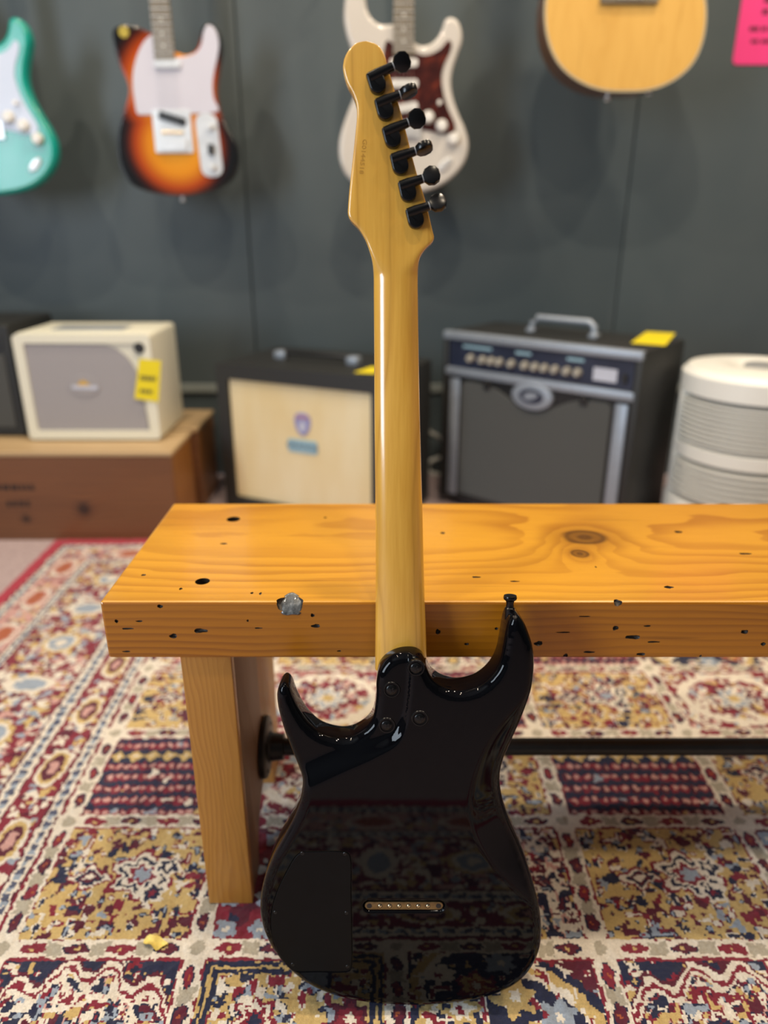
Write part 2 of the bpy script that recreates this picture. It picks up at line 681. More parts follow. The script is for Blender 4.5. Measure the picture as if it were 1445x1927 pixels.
# ------------------------------------------------------------------ the rug
RUG = dict(x0=-0.945, x1=1.265, y0=-0.020, y1=1.94)
C_RED, C_MAROON, C_NAVY, C_CREAM, C_TAUPE, C_GOLD, C_BLUE, C_PINK, C_RUST = [srgb(*c) for c in (
    (134, 36, 54), (94, 28, 48), (36, 40, 68), (234, 224, 208), (182, 173, 155), (208, 178, 116), (156, 168, 184), (208, 160, 152), (176, 92, 54))]
RES = 0.0025
NX = int(round((RUG['x1'] - RUG['x0']) / RES))
NY = int(round((RUG['y1'] - RUG['y0']) / RES))
gx = RUG['x0'] + (np.arange(NX) + 0.5) * RES
gy = RUG['y0'] + (np.arange(NY) + 0.5) * RES
img = np.zeros((NY, NX, 3), dtype=np.float32)
pr = np.random.default_rng(21)


def lowres_noise(nx, ny, cell, r):
    a = r.random((ny // cell + 3, nx // cell + 3))
    yy = np.arange(ny) / cell
    xx = np.arange(nx) / cell
    iy, ix = yy.astype(int), xx.astype(int)
    fy, fx = (yy - iy)[:, None], (xx - ix)[None, :]
    fy, fx = fy * fy * (3 - 2 * fy), fx * fx * (3 - 2 * fx)
    A = a[np.ix_(iy, ix)]; B = a[np.ix_(iy, ix + 1)]; C = a[np.ix_(iy + 1, ix)]; D = a[np.ix_(iy + 1, ix + 1)]
    return (A * (1 - fx) + B * fx) * (1 - fy) + (C * (1 - fx) + D * fx) * fy


JX = (lowres_noise(NX, NY, 3, pr) - 0.5) * 0.0065
JY = (lowres_noise(NX, NY, 3, pr) - 0.5) * 0.0065
PX = gx[None, :] + JX                      # jittered coordinates: ragged knotted outlines
PY = gy[:, None] + JY


class Patch:
    """draw in a sub-rectangle of the rug raster"""
    def __init__(self, x0, x1, y0, y1):
        self.i0 = max(int((x0 - RUG['x0']) / RES), 0); self.i1 = min(int((x1 - RUG['x0']) / RES), NX)
        self.j0 = max(int((y0 - RUG['y0']) / RES), 0); self.j1 = min(int((y1 - RUG['y0']) / RES), NY)
        sl = (slice(self.j0, self.j1), slice(self.i0, self.i1))
        self.im = img[sl]
        self.x = PX[sl]; self.y = PY[sl]
        self.b = (x0, x1, y0, y1)

    def fill(self, c, mask=None):
        if mask is None:
            self.im[:] = c
        else:
            self.im[mask] = c

    def ell(self, cx, cy, rx, ry, c, rot=0.0):
        dx, dy = self.x - cx, self.y - cy
        if rot:
            k, s = math.cos(rot), math.sin(rot)
            dx, dy = dx * k + dy * s, -dx * s + dy * k
        self.fill(c, (dx / rx) ** 2 + (dy / ry) ** 2 < 1)

    def rosette(self, cx, cy, r, petals, cols, rot=0.0, asp=1.0):
        dx, dy = (self.x - cx), (self.y - cy) / asp
        d = np.hypot(dx, dy)
        a = np.arctan2(dy, dx) + rot
        w = 1 + 0.22 * np.cos(petals * a)
        for f, c in zip(np.linspace(1, 0.28, len(cols)), cols):
            self.fill(c, d < r * f * w)

    def leafy(self, cx, cy, r, c, rot):
        k, s = math.cos(rot), math.sin(rot)
        self.ell(cx, cy, r, r * 0.34, c, rot)
        self.ell(cx + k * r * 0.5 - s * r * 0.4, cy + s * r * 0.5 + k * r * 0.4, r * 0.6, r * 0.26, c, rot + 0.9)
        self.ell(cx + k * r * 0.2 + s * r * 0.4, cy + s * r * 0.2 - k * r * 0.4, r * 0.6, r * 0.26, c, rot - 0.9)


def band_h(x0, x1, yc, w, c0=C_CREAM, c1=C_TAUPE, c2=C_MAROON, step=0.058):
    p = Patch(x0, x1, yc - w, yc + w)
    p.fill(c0, np.abs(p.y - yc) < w * 0.86)
    p.fill(C_RED, (np.abs(p.y - yc) >= w * 0.86))
    n = max(int(round((x1 - x0) / step)), 1)
    for k in range(n):
        cx = x0 + (k + 0.5) * (x1 - x0) / n
        p.ell(cx, yc, step * 0.30, w * 0.50, C_NAVY if k % 2 else C_RED)
        p.ell(cx, yc, step * 0.25, w * 0.42, c2 if k % 2 else C_RED)
        p.ell(cx, yc, step * 0.06, w * 0.14, C_GOLD)
        if k:
            m_ = cx - (x1 - x0) / n / 2
            d = np.maximum(np.abs(p.x - m_) / (step * 0.20), np.abs(p.y - yc) / (w * 0.62))
            d2 = np.abs(np.abs(p.x - m_) / (step * 0.20) - np.abs(p.y - yc) / (w * 0.62))
            p.fill(c1, (d < 1) & (d2 < 0.75))


def band_v(xc, y0, y1, w, step=0.052, **kw):
    p = Patch(xc - w, xc + w, y0, y1)
    p.fill(C_CREAM, np.abs(p.x - xc) < w * 0.86)
    p.fill(C_RED, np.abs(p.x - xc) >= w * 0.86)
    n = max(int(round((y1 - y0) / step)), 1)
    for k in range(n):
        cy = y0 + (k + 0.5) * (y1 - y0) / n
        p.ell(xc, cy, w * 0.50, step * 0.31, C_NAVY)
        p.ell(xc, cy, w * 0.40, step * 0.25, C_RED if k % 2 else C_MAROON)
        p.ell(xc, cy, w * 0.14, step * 0.06, C_RUST)
        if k:
            m_ = cy - (y1 - y0) / n / 2
            d = np.maximum(np.abs(p.y - m_) / (step * 0.20), np.abs(p.x - xc) / (w * 0.62))
            d2 = np.abs(np.abs(p.y - m_) / (step * 0.20) - np.abs(p.x - xc) / (w * 0.62))
            p.fill(C_TAUPE, (d < 1) & (d2 < 0.75))


def speckle(p, ground, cols, n, r, rnd, lo=0.35, margin=0.012):
    x0, x1, y0, y1 = p.b
    for _ in range(n):
        cx = rnd.uniform(x0 + margin, x1 - margin)
        cy = rnd.uniform(y0 + margin, y1 - margin)
        c = cols[rnd.integers(len(cols))]
        rr = r * rnd.uniform(lo, 1.0)
        if rnd.random() < 0.45:
            p.leafy(cx, cy, rr * 1.3, c, rnd.uniform(0, 6.28))
        else:
            p.ell(cx, cy, rr, rr * rnd.uniform(0.4, 0.9), c, rnd.uniform(0, 3.1))


def mosaic(p, layers, r, keep=None):
    """dense knotted filling: patches with outlines from small-scale noise"""
    h_, w_ = p.x.shape
    for (cell_, thr, fill_, line_) in layers:
        n = lowres_noise(w_, h_, cell_, r)
        if line_ is not None:
            m = (n > thr - 0.07)
            p.fill(line_, m if keep is None else m & keep)
        m = n > thr
        p.fill(fill_, m if keep is None else m & keep)


def cell(x0, x1, y0, y1, kind, seed):
    r = np.random.default_rng(seed)
    p = Patch(x0, x1, y0, y1)
    cx, cy = (x0 + x1) / 2, (y0 + y1) / 2
    w, h = (x1 - x0) / 2, (y1 - y0) / 2
    bx = np.minimum(p.x - x0, x1 - p.x)
    by = np.minimum(p.y - y0, y1 - p.y)
    edge = np.minimum(bx, by)
    if kind == 'gold':
        p.fill(C_GOLD)
        mosaic(p, [(5, 0.80, C_MAROON, None), (4, 0.84, C_NAVY, C_CREAM), (5, 0.86, C_CREAM, C_RED), (4, 0.87, C_BLUE, C_NAVY), (4, 0.89, C_RED, None)], r)
        speckle(p, C_GOLD, [C_MAROON, C_NAVY, C_MAROON, C_CREAM, C_BLUE, C_NAVY, C_RED, C_MAROON], 70, 0.010, r)
        p.rosette(cx + 0.02, cy + 0.008, 0.044, 6, [C_RED, C_CREAM, C_NAVY, C_CREAM, C_RED, C_BLUE], 0.4, 0.85)
        p.rosette(cx + 0.052, cy + 0.020, 0.018, 5, [C_CREAM, C_NAVY, C_CREAM], 0.2)
        p.rosette(cx + 0.042, cy - 0.022, 0.017, 5, [C_CREAM, C_NAVY, C_RED], 0.8)
        p.rosette(cx - 0.052, cy + 0.002, 0.027, 4, [C_RED, C_CREAM, C_NAVY, C_MAROON, C_CREAM], 0.0, 0.65)
        p.ell(cx - 0.092, cy, 0.012, 0.008, C_NAVY)
        p.ell(cx + 0.090, cy + 0.004, 0.010, 0.006, C_RED)
        p.fill(C_GOLD, edge < 0.010)
    elif kind == 'bells':
        p.fill(C_NAVY)
        for j in range(7):
            for i in range(15):
                bxp = x0 + 0.02 + (i + 0.5 * (j % 2)) * (x1 - x0 - 0.03) / 15
                byp = y0 + 0.016 + j * (y1 - y0 - 0.024) / 7
                if j == 5:
                    if i % 2 == 0:
                        p.rosette(bxp, byp, 0.011, 4, [C_GOLD, C_CREAM], 0)
                    continue
                p.ell(bxp, byp, 0.0078, 0.0095, C_RED if (i + j) % 3 else C_MAROON)
                p.ell(bxp + 0.002, byp + 0.002, 0.0042, 0.0048, C_PINK)
        speckle(p, C_NAVY, [C_CREAM, C_BLUE, C_GOLD], 10, 0.009, r)
        p.fill(C_NAVY, edge < 0.006)
    elif kind == 'red':
        p.fill(C_RED)
        mosaic(p, [(4, 0.72, C_CREAM, None), (5, 0.78, C_PINK, C_MAROON), (4, 0.80, C_BLUE, C_CREAM), (5, 0.84, C_GOLD, None)], r)
        speckle(p, C_RED, [C_CREAM, C_PINK, C_CREAM, C_BLUE, C_MAROON, C_GOLD, C_CREAM], 105, 0.011, r)
        d = np.hypot((p.x - cx) / (w * 0.72), (p.y - cy) / (h * 0.72))
        p.fill(C_CREAM, np.abs(d - 1) < 0.10)
        p.rosette(cx, cy, 0.040, 8, [C_MAROON, C_CREAM, C_BLUE, C_CREAM, C_GOLD], 0.2)
        p.fill(C_MAROON, edge < 0.006)
    elif kind == 'cream':
        p.fill(C_CREAM)
        mosaic(p, [(4, 0.66, C_MAROON, None), (4, 0.70, C_NAVY, C_PINK), (5, 0.76, C_GOLD, C_MAROON), (4, 0.80, C_BLUE, C_NAVY), (4, 0.78, C_CREAM, None)], r)
        speckle(p, C_CREAM, [C_MAROON, C_NAVY, C_MAROON, C_PINK, C_RED, C_GOLD, C_BLUE, C_MAROON], 90, 0.008, r)
        p.rosette(cx - 0.02, cy, 0.034, 7, [C_NAVY, C_PINK, C_MAROON, C_CREAM], 0.1)
        p.rosette(cx + 0.05, cy + 0.03, 0.022, 6, [C_RED, C_CREAM, C_NAVY, C_GOLD], 0.5)
        p.fill(C_CREAM, edge < 0.008)
    elif kind == 'maroon':
        p.fill(C_RED)
        p.fill(C_MAROON, lowres_noise(p.x.shape[1], p.x.shape[0], 9, r) > 0.5)
        for i in range(5):
            for j in range(4):
                p.rosette(x0 + 0.03 + i * (x1 - x0 - 0.05) / 4.4, y0 + 0.026 + j * (y1 - y0 - 0.05) / 3.2, 0.014, 5, [C_BLUE, C_BLUE, C_CREAM], r.uniform(0, 3))
        speckle(p, C_RED, [C_CREAM, C_NAVY, C_NAVY, C_BLUE], 22, 0.009, r)
        p.fill(C_NAVY, edge < 0.005)
    elif kind == 'arch':
        p.fill(C_NAVY)
        mosaic(p, [(4, 0.76, C_CREAM, C_RED), (4, 0.82, C_GOLD, None)], r)
        speckle(p, C_NAVY, [C_CREAM, C_RED, C_GOLD, C_BLUE, C_CREAM, C_MAROON], 60, 0.010, r)
        t = np.abs(p.x - cx) / w
        top = y1 - 0.030 - 0.05 * t ** 1.5 - 0.012 * np.cos(t * 14)
        below = top - p.y
        p.fill(C_MAROON, (below > -0.013) & (below <= -0.008))
        p.fill(C_CREAM, (below > -0.008) & (below <= 0.0))
        p.fill(C_RED, (below > 0.0) & (below <= 0.006))
        p.fill(C_CREAM, below > 0.006)
        q = Patch(x0, x1, y0, y1)
        keep = below > 0.012
        im0 = p.im.copy()
        mosaic(p, [(5, 0.70, C_MAROON, C_NAVY), (4, 0.72, C_NAVY, C_PINK), (5, 0.76, C_CREAM, C_RED), (4, 0.80, C_BLUE, C_NAVY), (4, 0.80, C_GOLD, C_RED)], r)
        speckle(p, C_CREAM, [C_RED, C_NAVY, C_MAROON, C_BLUE, C_GOLD, C_NAVY, C_RED, C_CREAM], 60, 0.009, r)
        p.rosette(cx - 0.045, cy - 0.02, 0.030, 6, [C_MAROON, C_NAVY, C_CREAM, C_BLUE], 0.3)
        p.rosette(cx + 0.040, cy - 0.03, 0.028, 6, [C_NAVY, C_MAROON, C_CREAM, C_GOLD], 0.8)
        p.rosette(cx, cy - 0.07, 0.030, 8, [C_RED, C_CREAM, C_NAVY, C_GOLD], 0.1)
        p.im[~keep] = im0[~keep]
        p.fill(C_RED, edge < 0.004)
    elif kind == 'flowers':
        p.fill(C_NAVY)
        d = np.hypot((p.x - cx) / (w * 0.86), (p.y - cy + 0.02) / (h * 1.0))
        p.fill(C_GOLD, (d > 0.90) & (d < 1.04))
        p.fill(C_CREAM, (d > 0.86) & (d < 0.93))
        p.fill(C_MAROON, d > 1.14)
        mosaic(p, [(4, 0.82, C_RED, C_CREAM), (4, 0.86, C_GOLD, None)], r)
        for (fx, fy, fr, cs) in ((-0.055, 0.03, 0.022, [C_GOLD, C_CREAM, C_RED]), (0.01, 0.045, 0.024, [C_GOLD, C_GOLD, C_CREAM]), (0.058, 0.02, 0.022, [C_BLUE, C_CREAM]),
                                 (0.025, -0.012, 0.022, [C_BLUE, C_CREAM, C_BLUE]), (-0.03, -0.03, 0.026, [C_RED, C_GOLD, C_RUST, C_CREAM]), (0.06, -0.05, 0.022, [C_RUST, C_GOLD, C_RED]),
                                 (-0.075, -0.05, 0.02, [C_CREAM, C_RED]), (0.005, -0.075, 0.02, [C_BLUE, C_CREAM])):
            p.rosette(cx + fx, cy + fy, fr * 0.9, 6, cs, r.uniform(0, 3))
        speckle(p, C_NAVY, [C_RED, C_CREAM, C_BLUE, C_MAROON], 26, 0.007, r)
        p.fill(C_RED, edge < 0.005)
    elif kind == 'garden':
        p.fill(C_GOLD)
        for k, e in enumerate((0.010, 0.020, 0.030)):
            p.fill(C_NAVY, np.abs(edge - e) < 0.0030)
        inn = edge > 0.034
        im0 = p.im.copy()
        mosaic(p, [(4, 0.72, C_CREAM, C_NAVY), (4, 0.76, C_RED, C_CREAM), (5, 0.80, C_BLUE, C_NAVY)], r)
        speckle(p, C_GOLD, [C_RED, C_CREAM, C_NAVY, C_MAROON, C_BLUE, C_CREAM], 60, 0.009, r)
        p.fill(C_BLUE, (np.abs(p.x - cx - 0.02) < 0.020) & (p.y < cy - 0.02))
        p.fill(C_NAVY, (np.abs(np.abs(p.x - cx - 0.02) - 0.021) < 0.003) & (p.y < cy - 0.02))
        p.rosette(cx - 0.04, cy + 0.018, 0.024, 7, [C_RED, C_CREAM, C_RED, C_NAVY], 0.2)
        p.rosette(cx + 0.07, cy + 0.02, 0.022, 6, [C_MAROON, C_RED, C_CREAM], 0.6)
        p.im[~inn] = im0[~inn]


def border(axis, e, sgn, a0, a1, seed):
    """a whole side border; e = outer edge coordinate, sgn = direction towards the field"""
    r = np.random.default_rng(seed)

    def P_(d0, d1):
        u0, u1 = sorted((e + sgn * d0, e + sgn * d1))
        return Patch(u0, u1, a0, a1) if axis == 'x' else Patch(a0, a1, u0, u1)

    def UV(p):
        return (p.x, p.y) if axis == 'x' else (p.y, p.x)

    def wedge(p):
        """mitre the corners: only draw where this side is the nearest"""
        u, v = UV(p)
        d = np.abs(u - e)
        return (v - a0 > d) & (a1 - v > d)

    def ell(p, d, v, ru, rv, c):
        uc = e + sgn * d
        cx_, cy_, rx_, ry_ = (uc, v, ru, rv) if axis == 'x' else (v, uc, rv, ru)
        i0 = max(int((cx_ - rx_ - 0.008 - RUG['x0']) / RES) - p.i0, 0); i1 = int((cx_ + rx_ + 0.008 - RUG['x0']) / RES) - p.i0 + 1
        j0 = max(int((cy_ - ry_ - 0.008 - RUG['y0']) / RES) - p.j0, 0); j1 = int((cy_ + ry_ + 0.008 - RUG['y0']) / RES) - p.j0 + 1
        if i1 <= i0 or j1 <= j0:
            return
        xx, yy = p.x[j0:j1, i0:i1], p.y[j0:j1, i0:i1]
        u_, v_ = (xx, yy) if axis == 'x' else (yy, xx)
        dd = np.abs(u_ - e)
        m_ = (((u_ - uc) / ru) ** 2 + ((v_ - v) / rv) ** 2 < 1) & (v_ - a0 > dd) & (a1 - v_ > dd)
        p.im[j0:j1, i0:i1][m_] = c

    def flat(d0, d1, c):
        p = P_(d0, d1)
        p.fill(c, wedge(p))
        return p

    flat(0, 0.036, srgb(178, 38, 62))
    for (d0, d1) in ((0.034, 0.062), (0.134, 0.158), (0.328, 0.362), (0.420, 0.446)):      # white and blue dashed guards
        p = flat(d0, d1, C_CREAM)
        u, v = UV(p)
        t = (v / 0.022).astype(int)
        dd = np.abs(u - e)
        mid = (d0 + d1) / 2
        p.fill(srgb(84, 88, 112), (np.abs(dd - mid) < (d1 - d0) * 0.20) & ((v / 0.022) % 1 < 0.5) & wedge(p))
        p.fill(C_BLUE, (np.abs(dd - mid) < (d1 - d0) * 0.16) & ((v / 0.022) % 1 >= 0.62) & wedge(p))
        p.fill(C_MAROON, (np.abs(np.abs(dd - mid) - (d1 - d0) * 0.46) < 0.0025) & wedge(p))

    def motifs(p, d0, d1, cols, n, rad):
        for _ in range(n):
            v = r.uniform(a0, a1)
            d = r.uniform(d0 + 0.006, d1 - 0.006)
            c = cols[r.integers(len(cols))]
            ell(p, d, v, rad * r.uniform(0.4, 1), rad * r.uniform(0.4, 1), c)

    L = a1 - a0
    for (d0, d1, base, cols, step, ovc, seed2) in ((0.062, 0.134, C_PINK, [C_CREAM, C_RED, C_BLUE, C_GOLD, C_MAROON], 0.17, [C_CREAM, C_PINK, C_RUST], 1),
                                                   (0.362, 0.420, C_RED, [C_CREAM, C_GOLD, C_BLUE, C_MAROON, C_CREAM], 0.155, [C_CREAM, C_GOLD, C_MAROON, C_PINK], 2)):
        p = flat(d0, d1, base)
        motifs(p, d0, d1, cols, int(L * 330), 0.008)
        mid = (d0 + d1) / 2
        k = 0
        v = a0 + 0.075
        while v < a1:
            for f, c in zip((1, 0.82, 0.62, 0.36), ovc):
                ell(p, mid, v, (d1 - d0) * 0.40 * f, step * 0.30 * f, c)
            v += step
    p = flat(0.158, 0.328, C_RED)
    mosaic(p, [(5, 0.70, C_CREAM, None), (5, 0.76, C_PINK, C_MAROON), (4, 0.80, C_BLUE, C_CREAM), (5, 0.82, C_GOLD, C_MAROON)], r, wedge(p))
    motifs(p, 0.158, 0.328, [C_CREAM, C_CREAM, C_PINK, C_BLUE, C_GOLD, C_MAROON, C_RED], int(L * 420), 0.011)
    v = a0 + 0.16
    k = 0
    while v < a1:
        cs = (C_CREAM, C_CREAM, C_BLUE, C_BLUE) if k % 2 else (C_GOLD, C_CREAM, C_BLUE, C_CREAM)
        for f, c in zip((1, 0.8, 0.66, 0.3), cs):
            ell(p, 0.243, v, (0.050 if k % 2 else 0.040) * f, (0.030 if k % 2 else 0.042) * f, c)
        v += 0.155
        k += 1


img[:] = C_RED
border('x', RUG['x0'], 1, RUG['y0'], RUG['y1'], 3)
border('x', RUG['x1'], -1, RUG['y0'], RUG['y1'], 4)
border('y', RUG['y1'], -1, RUG['x0'], RUG['x1'], 5)
border('y', RUG['y0'], 1, RUG['x0'], RUG['x1'], 6)
COLS = [-0.482, -0.236, 0.016, 0.272, 0.542, 0.800]
ROWS = [0.444, 0.657, 0.868, 1.076, 1.282, 1.480]
KINDS = {5: 'red gold arch bells flowers', 4: 'gold red bells gold red', 3: 'bells red gold bells gold', 2: 'gold maroon cream gold maroon', 1: 'arch garden flowers arch red'}
for j in range(len(ROWS) - 1):
    ks = KINDS[j + 1].split()
    for i in range(5):
        cell(COLS[i], COLS[i + 1], ROWS[j], ROWS[j + 1], ks[i], 100 + 7 * j + i)
for y in ROWS:
    for i in range(5):
        band_h(COLS[i] + 0.012, COLS[i + 1] - 0.012, y, 0.0150)
for x in COLS:
    for j in range(len(ROWS) - 1):
        band_v(x, ROWS[j] + 0.014, ROWS[j + 1] - 0.014, 0.0160)
        q = Patch(x - 0.016, x + 0.016, ROWS[j] - 0.014, ROWS[j] + 0.014)
        q.fill(C_CREAM)
        q.ell(x, ROWS[j], 0.009, 0.009, C_TAUPE)
# each knot a shade of its own
img *= (1 + 0.16 * (rng.random((NY, NX, 1)) - 0.5)).astype(np.float32)


def rug_object():
    def axis(lo, hi, spans):
        out = [lo]
        while out[-1] < hi - 1e-6:
            st = next(s for (a, b, s) in spans if a <= out[-1] + 1e-9 < b)
            out.append(min(out[-1] + st, hi))
        return np.array(out)
    xs = axis(RUG['x0'], RUG['x1'], [(-2, -0.62, 0.0035), (-0.62, 0.62, 0.0025), (0.62, 3, 0.006)])
    ys = axis(RUG['y0'], RUG['y1'], [(-3, 0.42, 0.005), (0.42, 1.10, 0.0025), (1.10, 3, 0.0038)])
    nx, ny = len(xs), len(ys)
    X, Y = np.meshgrid(xs, ys)
    r = np.random.default_rng(5)
    inner = np.ones_like(X)
    inner[0, :] = inner[-1, :] = 0
    inner[:, 0] = inner[:, -1] = 0
    stx = np.gradient(xs)[None, :]
    sty = np.gradient(ys)[:, None]
    Z = (r.random(X.shape) - 0.5) * 0.0017 + (lowres_noise(nx, ny, 5, r) - 0.5) * 0.0022 + (lowres_noise(nx, ny, 40, r) - 0.5) * 0.002 - 0.0090
    X = X + (r.random(X.shape) - 0.5) * 0.5 * stx * inner
    Y = Y + (r.random(Y.shape) - 0.5) * 0.5 * sty * inner
    co = np.stack([X, Y, Z], -1).reshape(-1, 3)
    idx = np.arange(nx * ny).reshape(ny, nx)
    q = np.stack([idx[:-1, :-1], idx[:-1, 1:], idx[1:, 1:], idx[1:, :-1]], -1).reshape(-1, 4)
    xc = (xs[:-1] + xs[1:]) / 2
    yc = (ys[:-1] + ys[1:]) / 2
    ii = np.clip(((xc - RUG['x0']) / RES).astype(int), 0, NX - 1)
    jj = np.clip(((yc - RUG['y0']) / RES).astype(int), 0, NY - 1)
    fc = img[np.ix_(jj, ii)].reshape(-1, 3)
    # skirt: edge thickness down to the carpet
    rim = np.concatenate([idx[0, :], idx[1:, -1], idx[-1, -2::-1], idx[-2:0:-1, 0]])
    low = co[rim].copy()
    low[:, 2] = FLOOR_Z
    base = len(co)
    co = np.vstack([co, low])
    m = len(rim)
    k = np.arange(m)
    sk = np.stack([rim, base + k, base + (k + 1) % m, np.roll(rim, -1)], -1)
    q = np.vstack([q, sk])
    fc = np.vstack([fc, np.tile(C_RED, (m, 1))])
    c = np.array([(RUG['x0'] + RUG['x1']) / 2, (RUG['y0'] + RUG['y1']) / 2, 0])
    co = co - c
    me = bpy.data.meshes.new('rug')
    me.vertices.add(len(co))
    me.vertices.foreach_set('co', co.astype(np.float32).ravel())
    me.loops.add(len(q) * 4)
    me.loops.foreach_set('vertex_index', q.astype(np.int32).ravel())
    me.polygons.add(len(q))
    me.polygons.foreach_set('loop_start', (np.arange(len(q)) * 4).astype(np.int32))
    me.update(calc_edges=True)
    at = me.attributes.new('knot_dye', 'FLOAT_COLOR', 'FACE')
    at.data.foreach_set('color', np.hstack([fc, np.ones((len(fc), 1))]).astype(np.float32).ravel())
    me.polygons.foreach_set('use_smooth', np.ones(len(q), dtype=bool))
    o = bpy.data.objects.new('rug', me)
    o.location = c
    m_ = Mat('knotted_wool', (0.4, 0.2, 0.2), 0.9, spec=0.15)
    m_.b.inputs['Sheen Weight'].default_value = 0.22
    m_.b.inputs['Sheen Roughness'].default_value = 0.55
    a = m_.nt.nodes.new('ShaderNodeAttribute')
    a.attribute_name = 'knot_dye'
    x, y, z = m_.xyz()
    n = m_.noise(m_.vec(x, y, z), 700, 3, 0.7)
    dk = m_.mix((n * 1.6 - 0.3).clamp(), (0.62, 0.62, 0.62), (1.12, 1.12, 1.12))
    m_.color(m_.mix(1.0, a.outputs['Color'], dk, 'MULTIPLY'))
    m_.bump(n, 0.6, 0.0015)
    me.materials.append(m_.m)
    col.objects.link(o)
    tag(o, 'large red patterned rug of flowered panels with cream bands under the bench', 'rug')
    return o


rug_object()


# ------------------------------------------------------------------ the bench
BT, BB = 0.453, 0.381                      # top and underside of the slab
BY0, BY1 = 0.713, 1.018
BX0, BX1 = -0.3125, 1.08
bench = empty('bench', ((BX0 + BX1) / 2, (BY0 + BY1) / 2, 0), label='thick orange pine bench with black pipe stretcher, guitar leaning on it', cat='bench')
BO = tuple(bench.location)
bc = ((BX0 + BX1) / 2, (BY0 + BY1) / 2, (BT + BB) / 2)


def tpx(px, py):
    p = on_z(px, py, BT)
    return (p[0] - bc[0], p[1] - bc[1])


def fpx(px, py):
    p = on_y(px, py, BY0)
    return (p[0] - bc[0], p[2] - bc[2])


PX2M = 0.80 / F
pits = []
for (px, py, rx, ry) in ((219, 1169, 4, 4), (262, 1169, 9, 1.8), (240, 1183, 12, 2), (326, 1197, 9, 5), (377, 1187, 14, 5), (301, 1141, 6, 4), (466, 1168, 2.5, 2.5), (486, 1182, 8, 1.6),
                         (594, 1178, 10, 4), (588, 1158, 4, 4), (638, 1225, 5, 1.6), (238, 1226, 10, 1.8), (824, 1189, 5, 6), (878, 1212, 4, 3), (1013, 1211, 11, 5), (1064, 1235, 6, 6),
                         (1158, 1182, 6, 5), (1191, 1199, 13, 5), (1229, 1208, 13, 2), (1108, 1227, 12, 2.4), (1206, 1231, 8, 3.5), (1318, 1235, 3, 3), (1401, 1189, 6, 5), (1436, 1212, 6, 4),
                         (1218, 1178, 9, 1.8), (1060, 1190, 18, 1.4), (934, 1183, 4, 3), (1100, 1160, 10, 1.4)):
    u, v = fpx(px, py)
    pits.append((u, v, rx * PX2M, ry * PX2M, 'f'))
for (px, py, rx, ry) in ((833, 1003, 6, 2), (1276, 1001, 8, 2.4), (1402, 1042, 12, 1.6), (1258, 1105, 9, 2.4), (1163, 1133, 7, 4), (490, 1117, 2.5, 2), (474, 1116, 3, 1.5), (421, 1023, 9, 1.4),
                         (270, 1082, 4, 1.5), (340, 1108, 3, 2), (612, 974, 4, 1.6), (896, 1086, 8, 1.3), (968, 1094, 9, 1.2), (1121, 1067, 2, 1.5)):
    u, v = tpx(px, py)
    pits.append((u, v, rx * PX2M * 1.15, ry * PX2M * 2.6, 't'))
knots = []
for (px, py, rx, rv) in ((1100, 1011, 0.030, 0.024), (1091, 1042, 0.012, 0.013), (540, 1040, 0.020, 0.012)):
    u, v = tpx(px, py)
    knots.append((u, v, rx, rv, 't'))
M['pine'] = mat_wood('honey_pine', (0.34, 0.120, 0.007), (0.63, 0.305, 0.023), 'x', (0.06, -0.42), 160.0, knots[:2], 0.30, 0.4, lines=0.8)
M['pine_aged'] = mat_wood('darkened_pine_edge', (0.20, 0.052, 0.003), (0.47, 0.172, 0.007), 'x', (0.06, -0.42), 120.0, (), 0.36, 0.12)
M['pine_leg'] = mat_wood('honey_pine_leg', (0.30, 0.11, 0.014), (0.50, 0.225, 0.038), 'z', (0.10, 0.35), 460.0, (), 0.45, 0.15, lines=0.55)
M['pine_grey'] = mat_wood('weathered_pine', (0.17, 0.085, 0.035), (0.33, 0.185, 0.095), 'z', (0.02, 0.30), 200.0, (), 0.55, 0.0, lines=0.4)
M['pine_pale'] = mat_wood('pale_pine', (0.40, 0.17, 0.03), (0.60, 0.30, 0.07), 'z', (0.02, 0.30), 160.0, (), 0.5, 0.1, lines=0.4)


def apply_bool(o, cutters):
    for c in cutters:
        md = o.modifiers.new('cut', 'BOOLEAN')
        md.operation = 'DIFFERENCE'
        md.solver = 'EXACT'
        md.object = c
        md.material_mode = 'TRANSFER'
    bpy.context.view_layer.update()
    dg = bpy.context.evaluated_depsgraph_get()
    me = bpy.data.meshes.new_from_object(o.evaluated_get(dg))
    o.modifiers.clear()
    old = o.data
    o.data = me
    bpy.data.meshes.remove(old)
    for c in cutters:
        bpy.data.objects.remove(c)


pit_m = simple('dark_pit', (0.02, 0.012, 0.007), 0.5, 0.4, 200)
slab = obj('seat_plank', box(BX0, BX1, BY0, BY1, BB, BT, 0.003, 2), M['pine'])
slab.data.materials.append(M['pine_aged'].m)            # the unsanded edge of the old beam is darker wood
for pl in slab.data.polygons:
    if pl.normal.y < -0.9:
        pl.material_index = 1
cut = []
for (px, py, r) in ((439, 977, 0.0095), (381, 1094, 0.0085)):
    p = on_z(px, py, BT)
    cut.append(obj('cutter', shift(lathe([(r, -0.03), (r, 0.01)], 24), (p[0], p[1], BT)), pit_m))
# chip broken out of the front top edge
ek = on_y(547, 1138, BY0)
CHIP_M = Matrix.Translation(Vector((ek[0], BY0 + 0.0045, BT - 0.0045))) @ Matrix.Rotation(math.radians(45), 4, 'X')


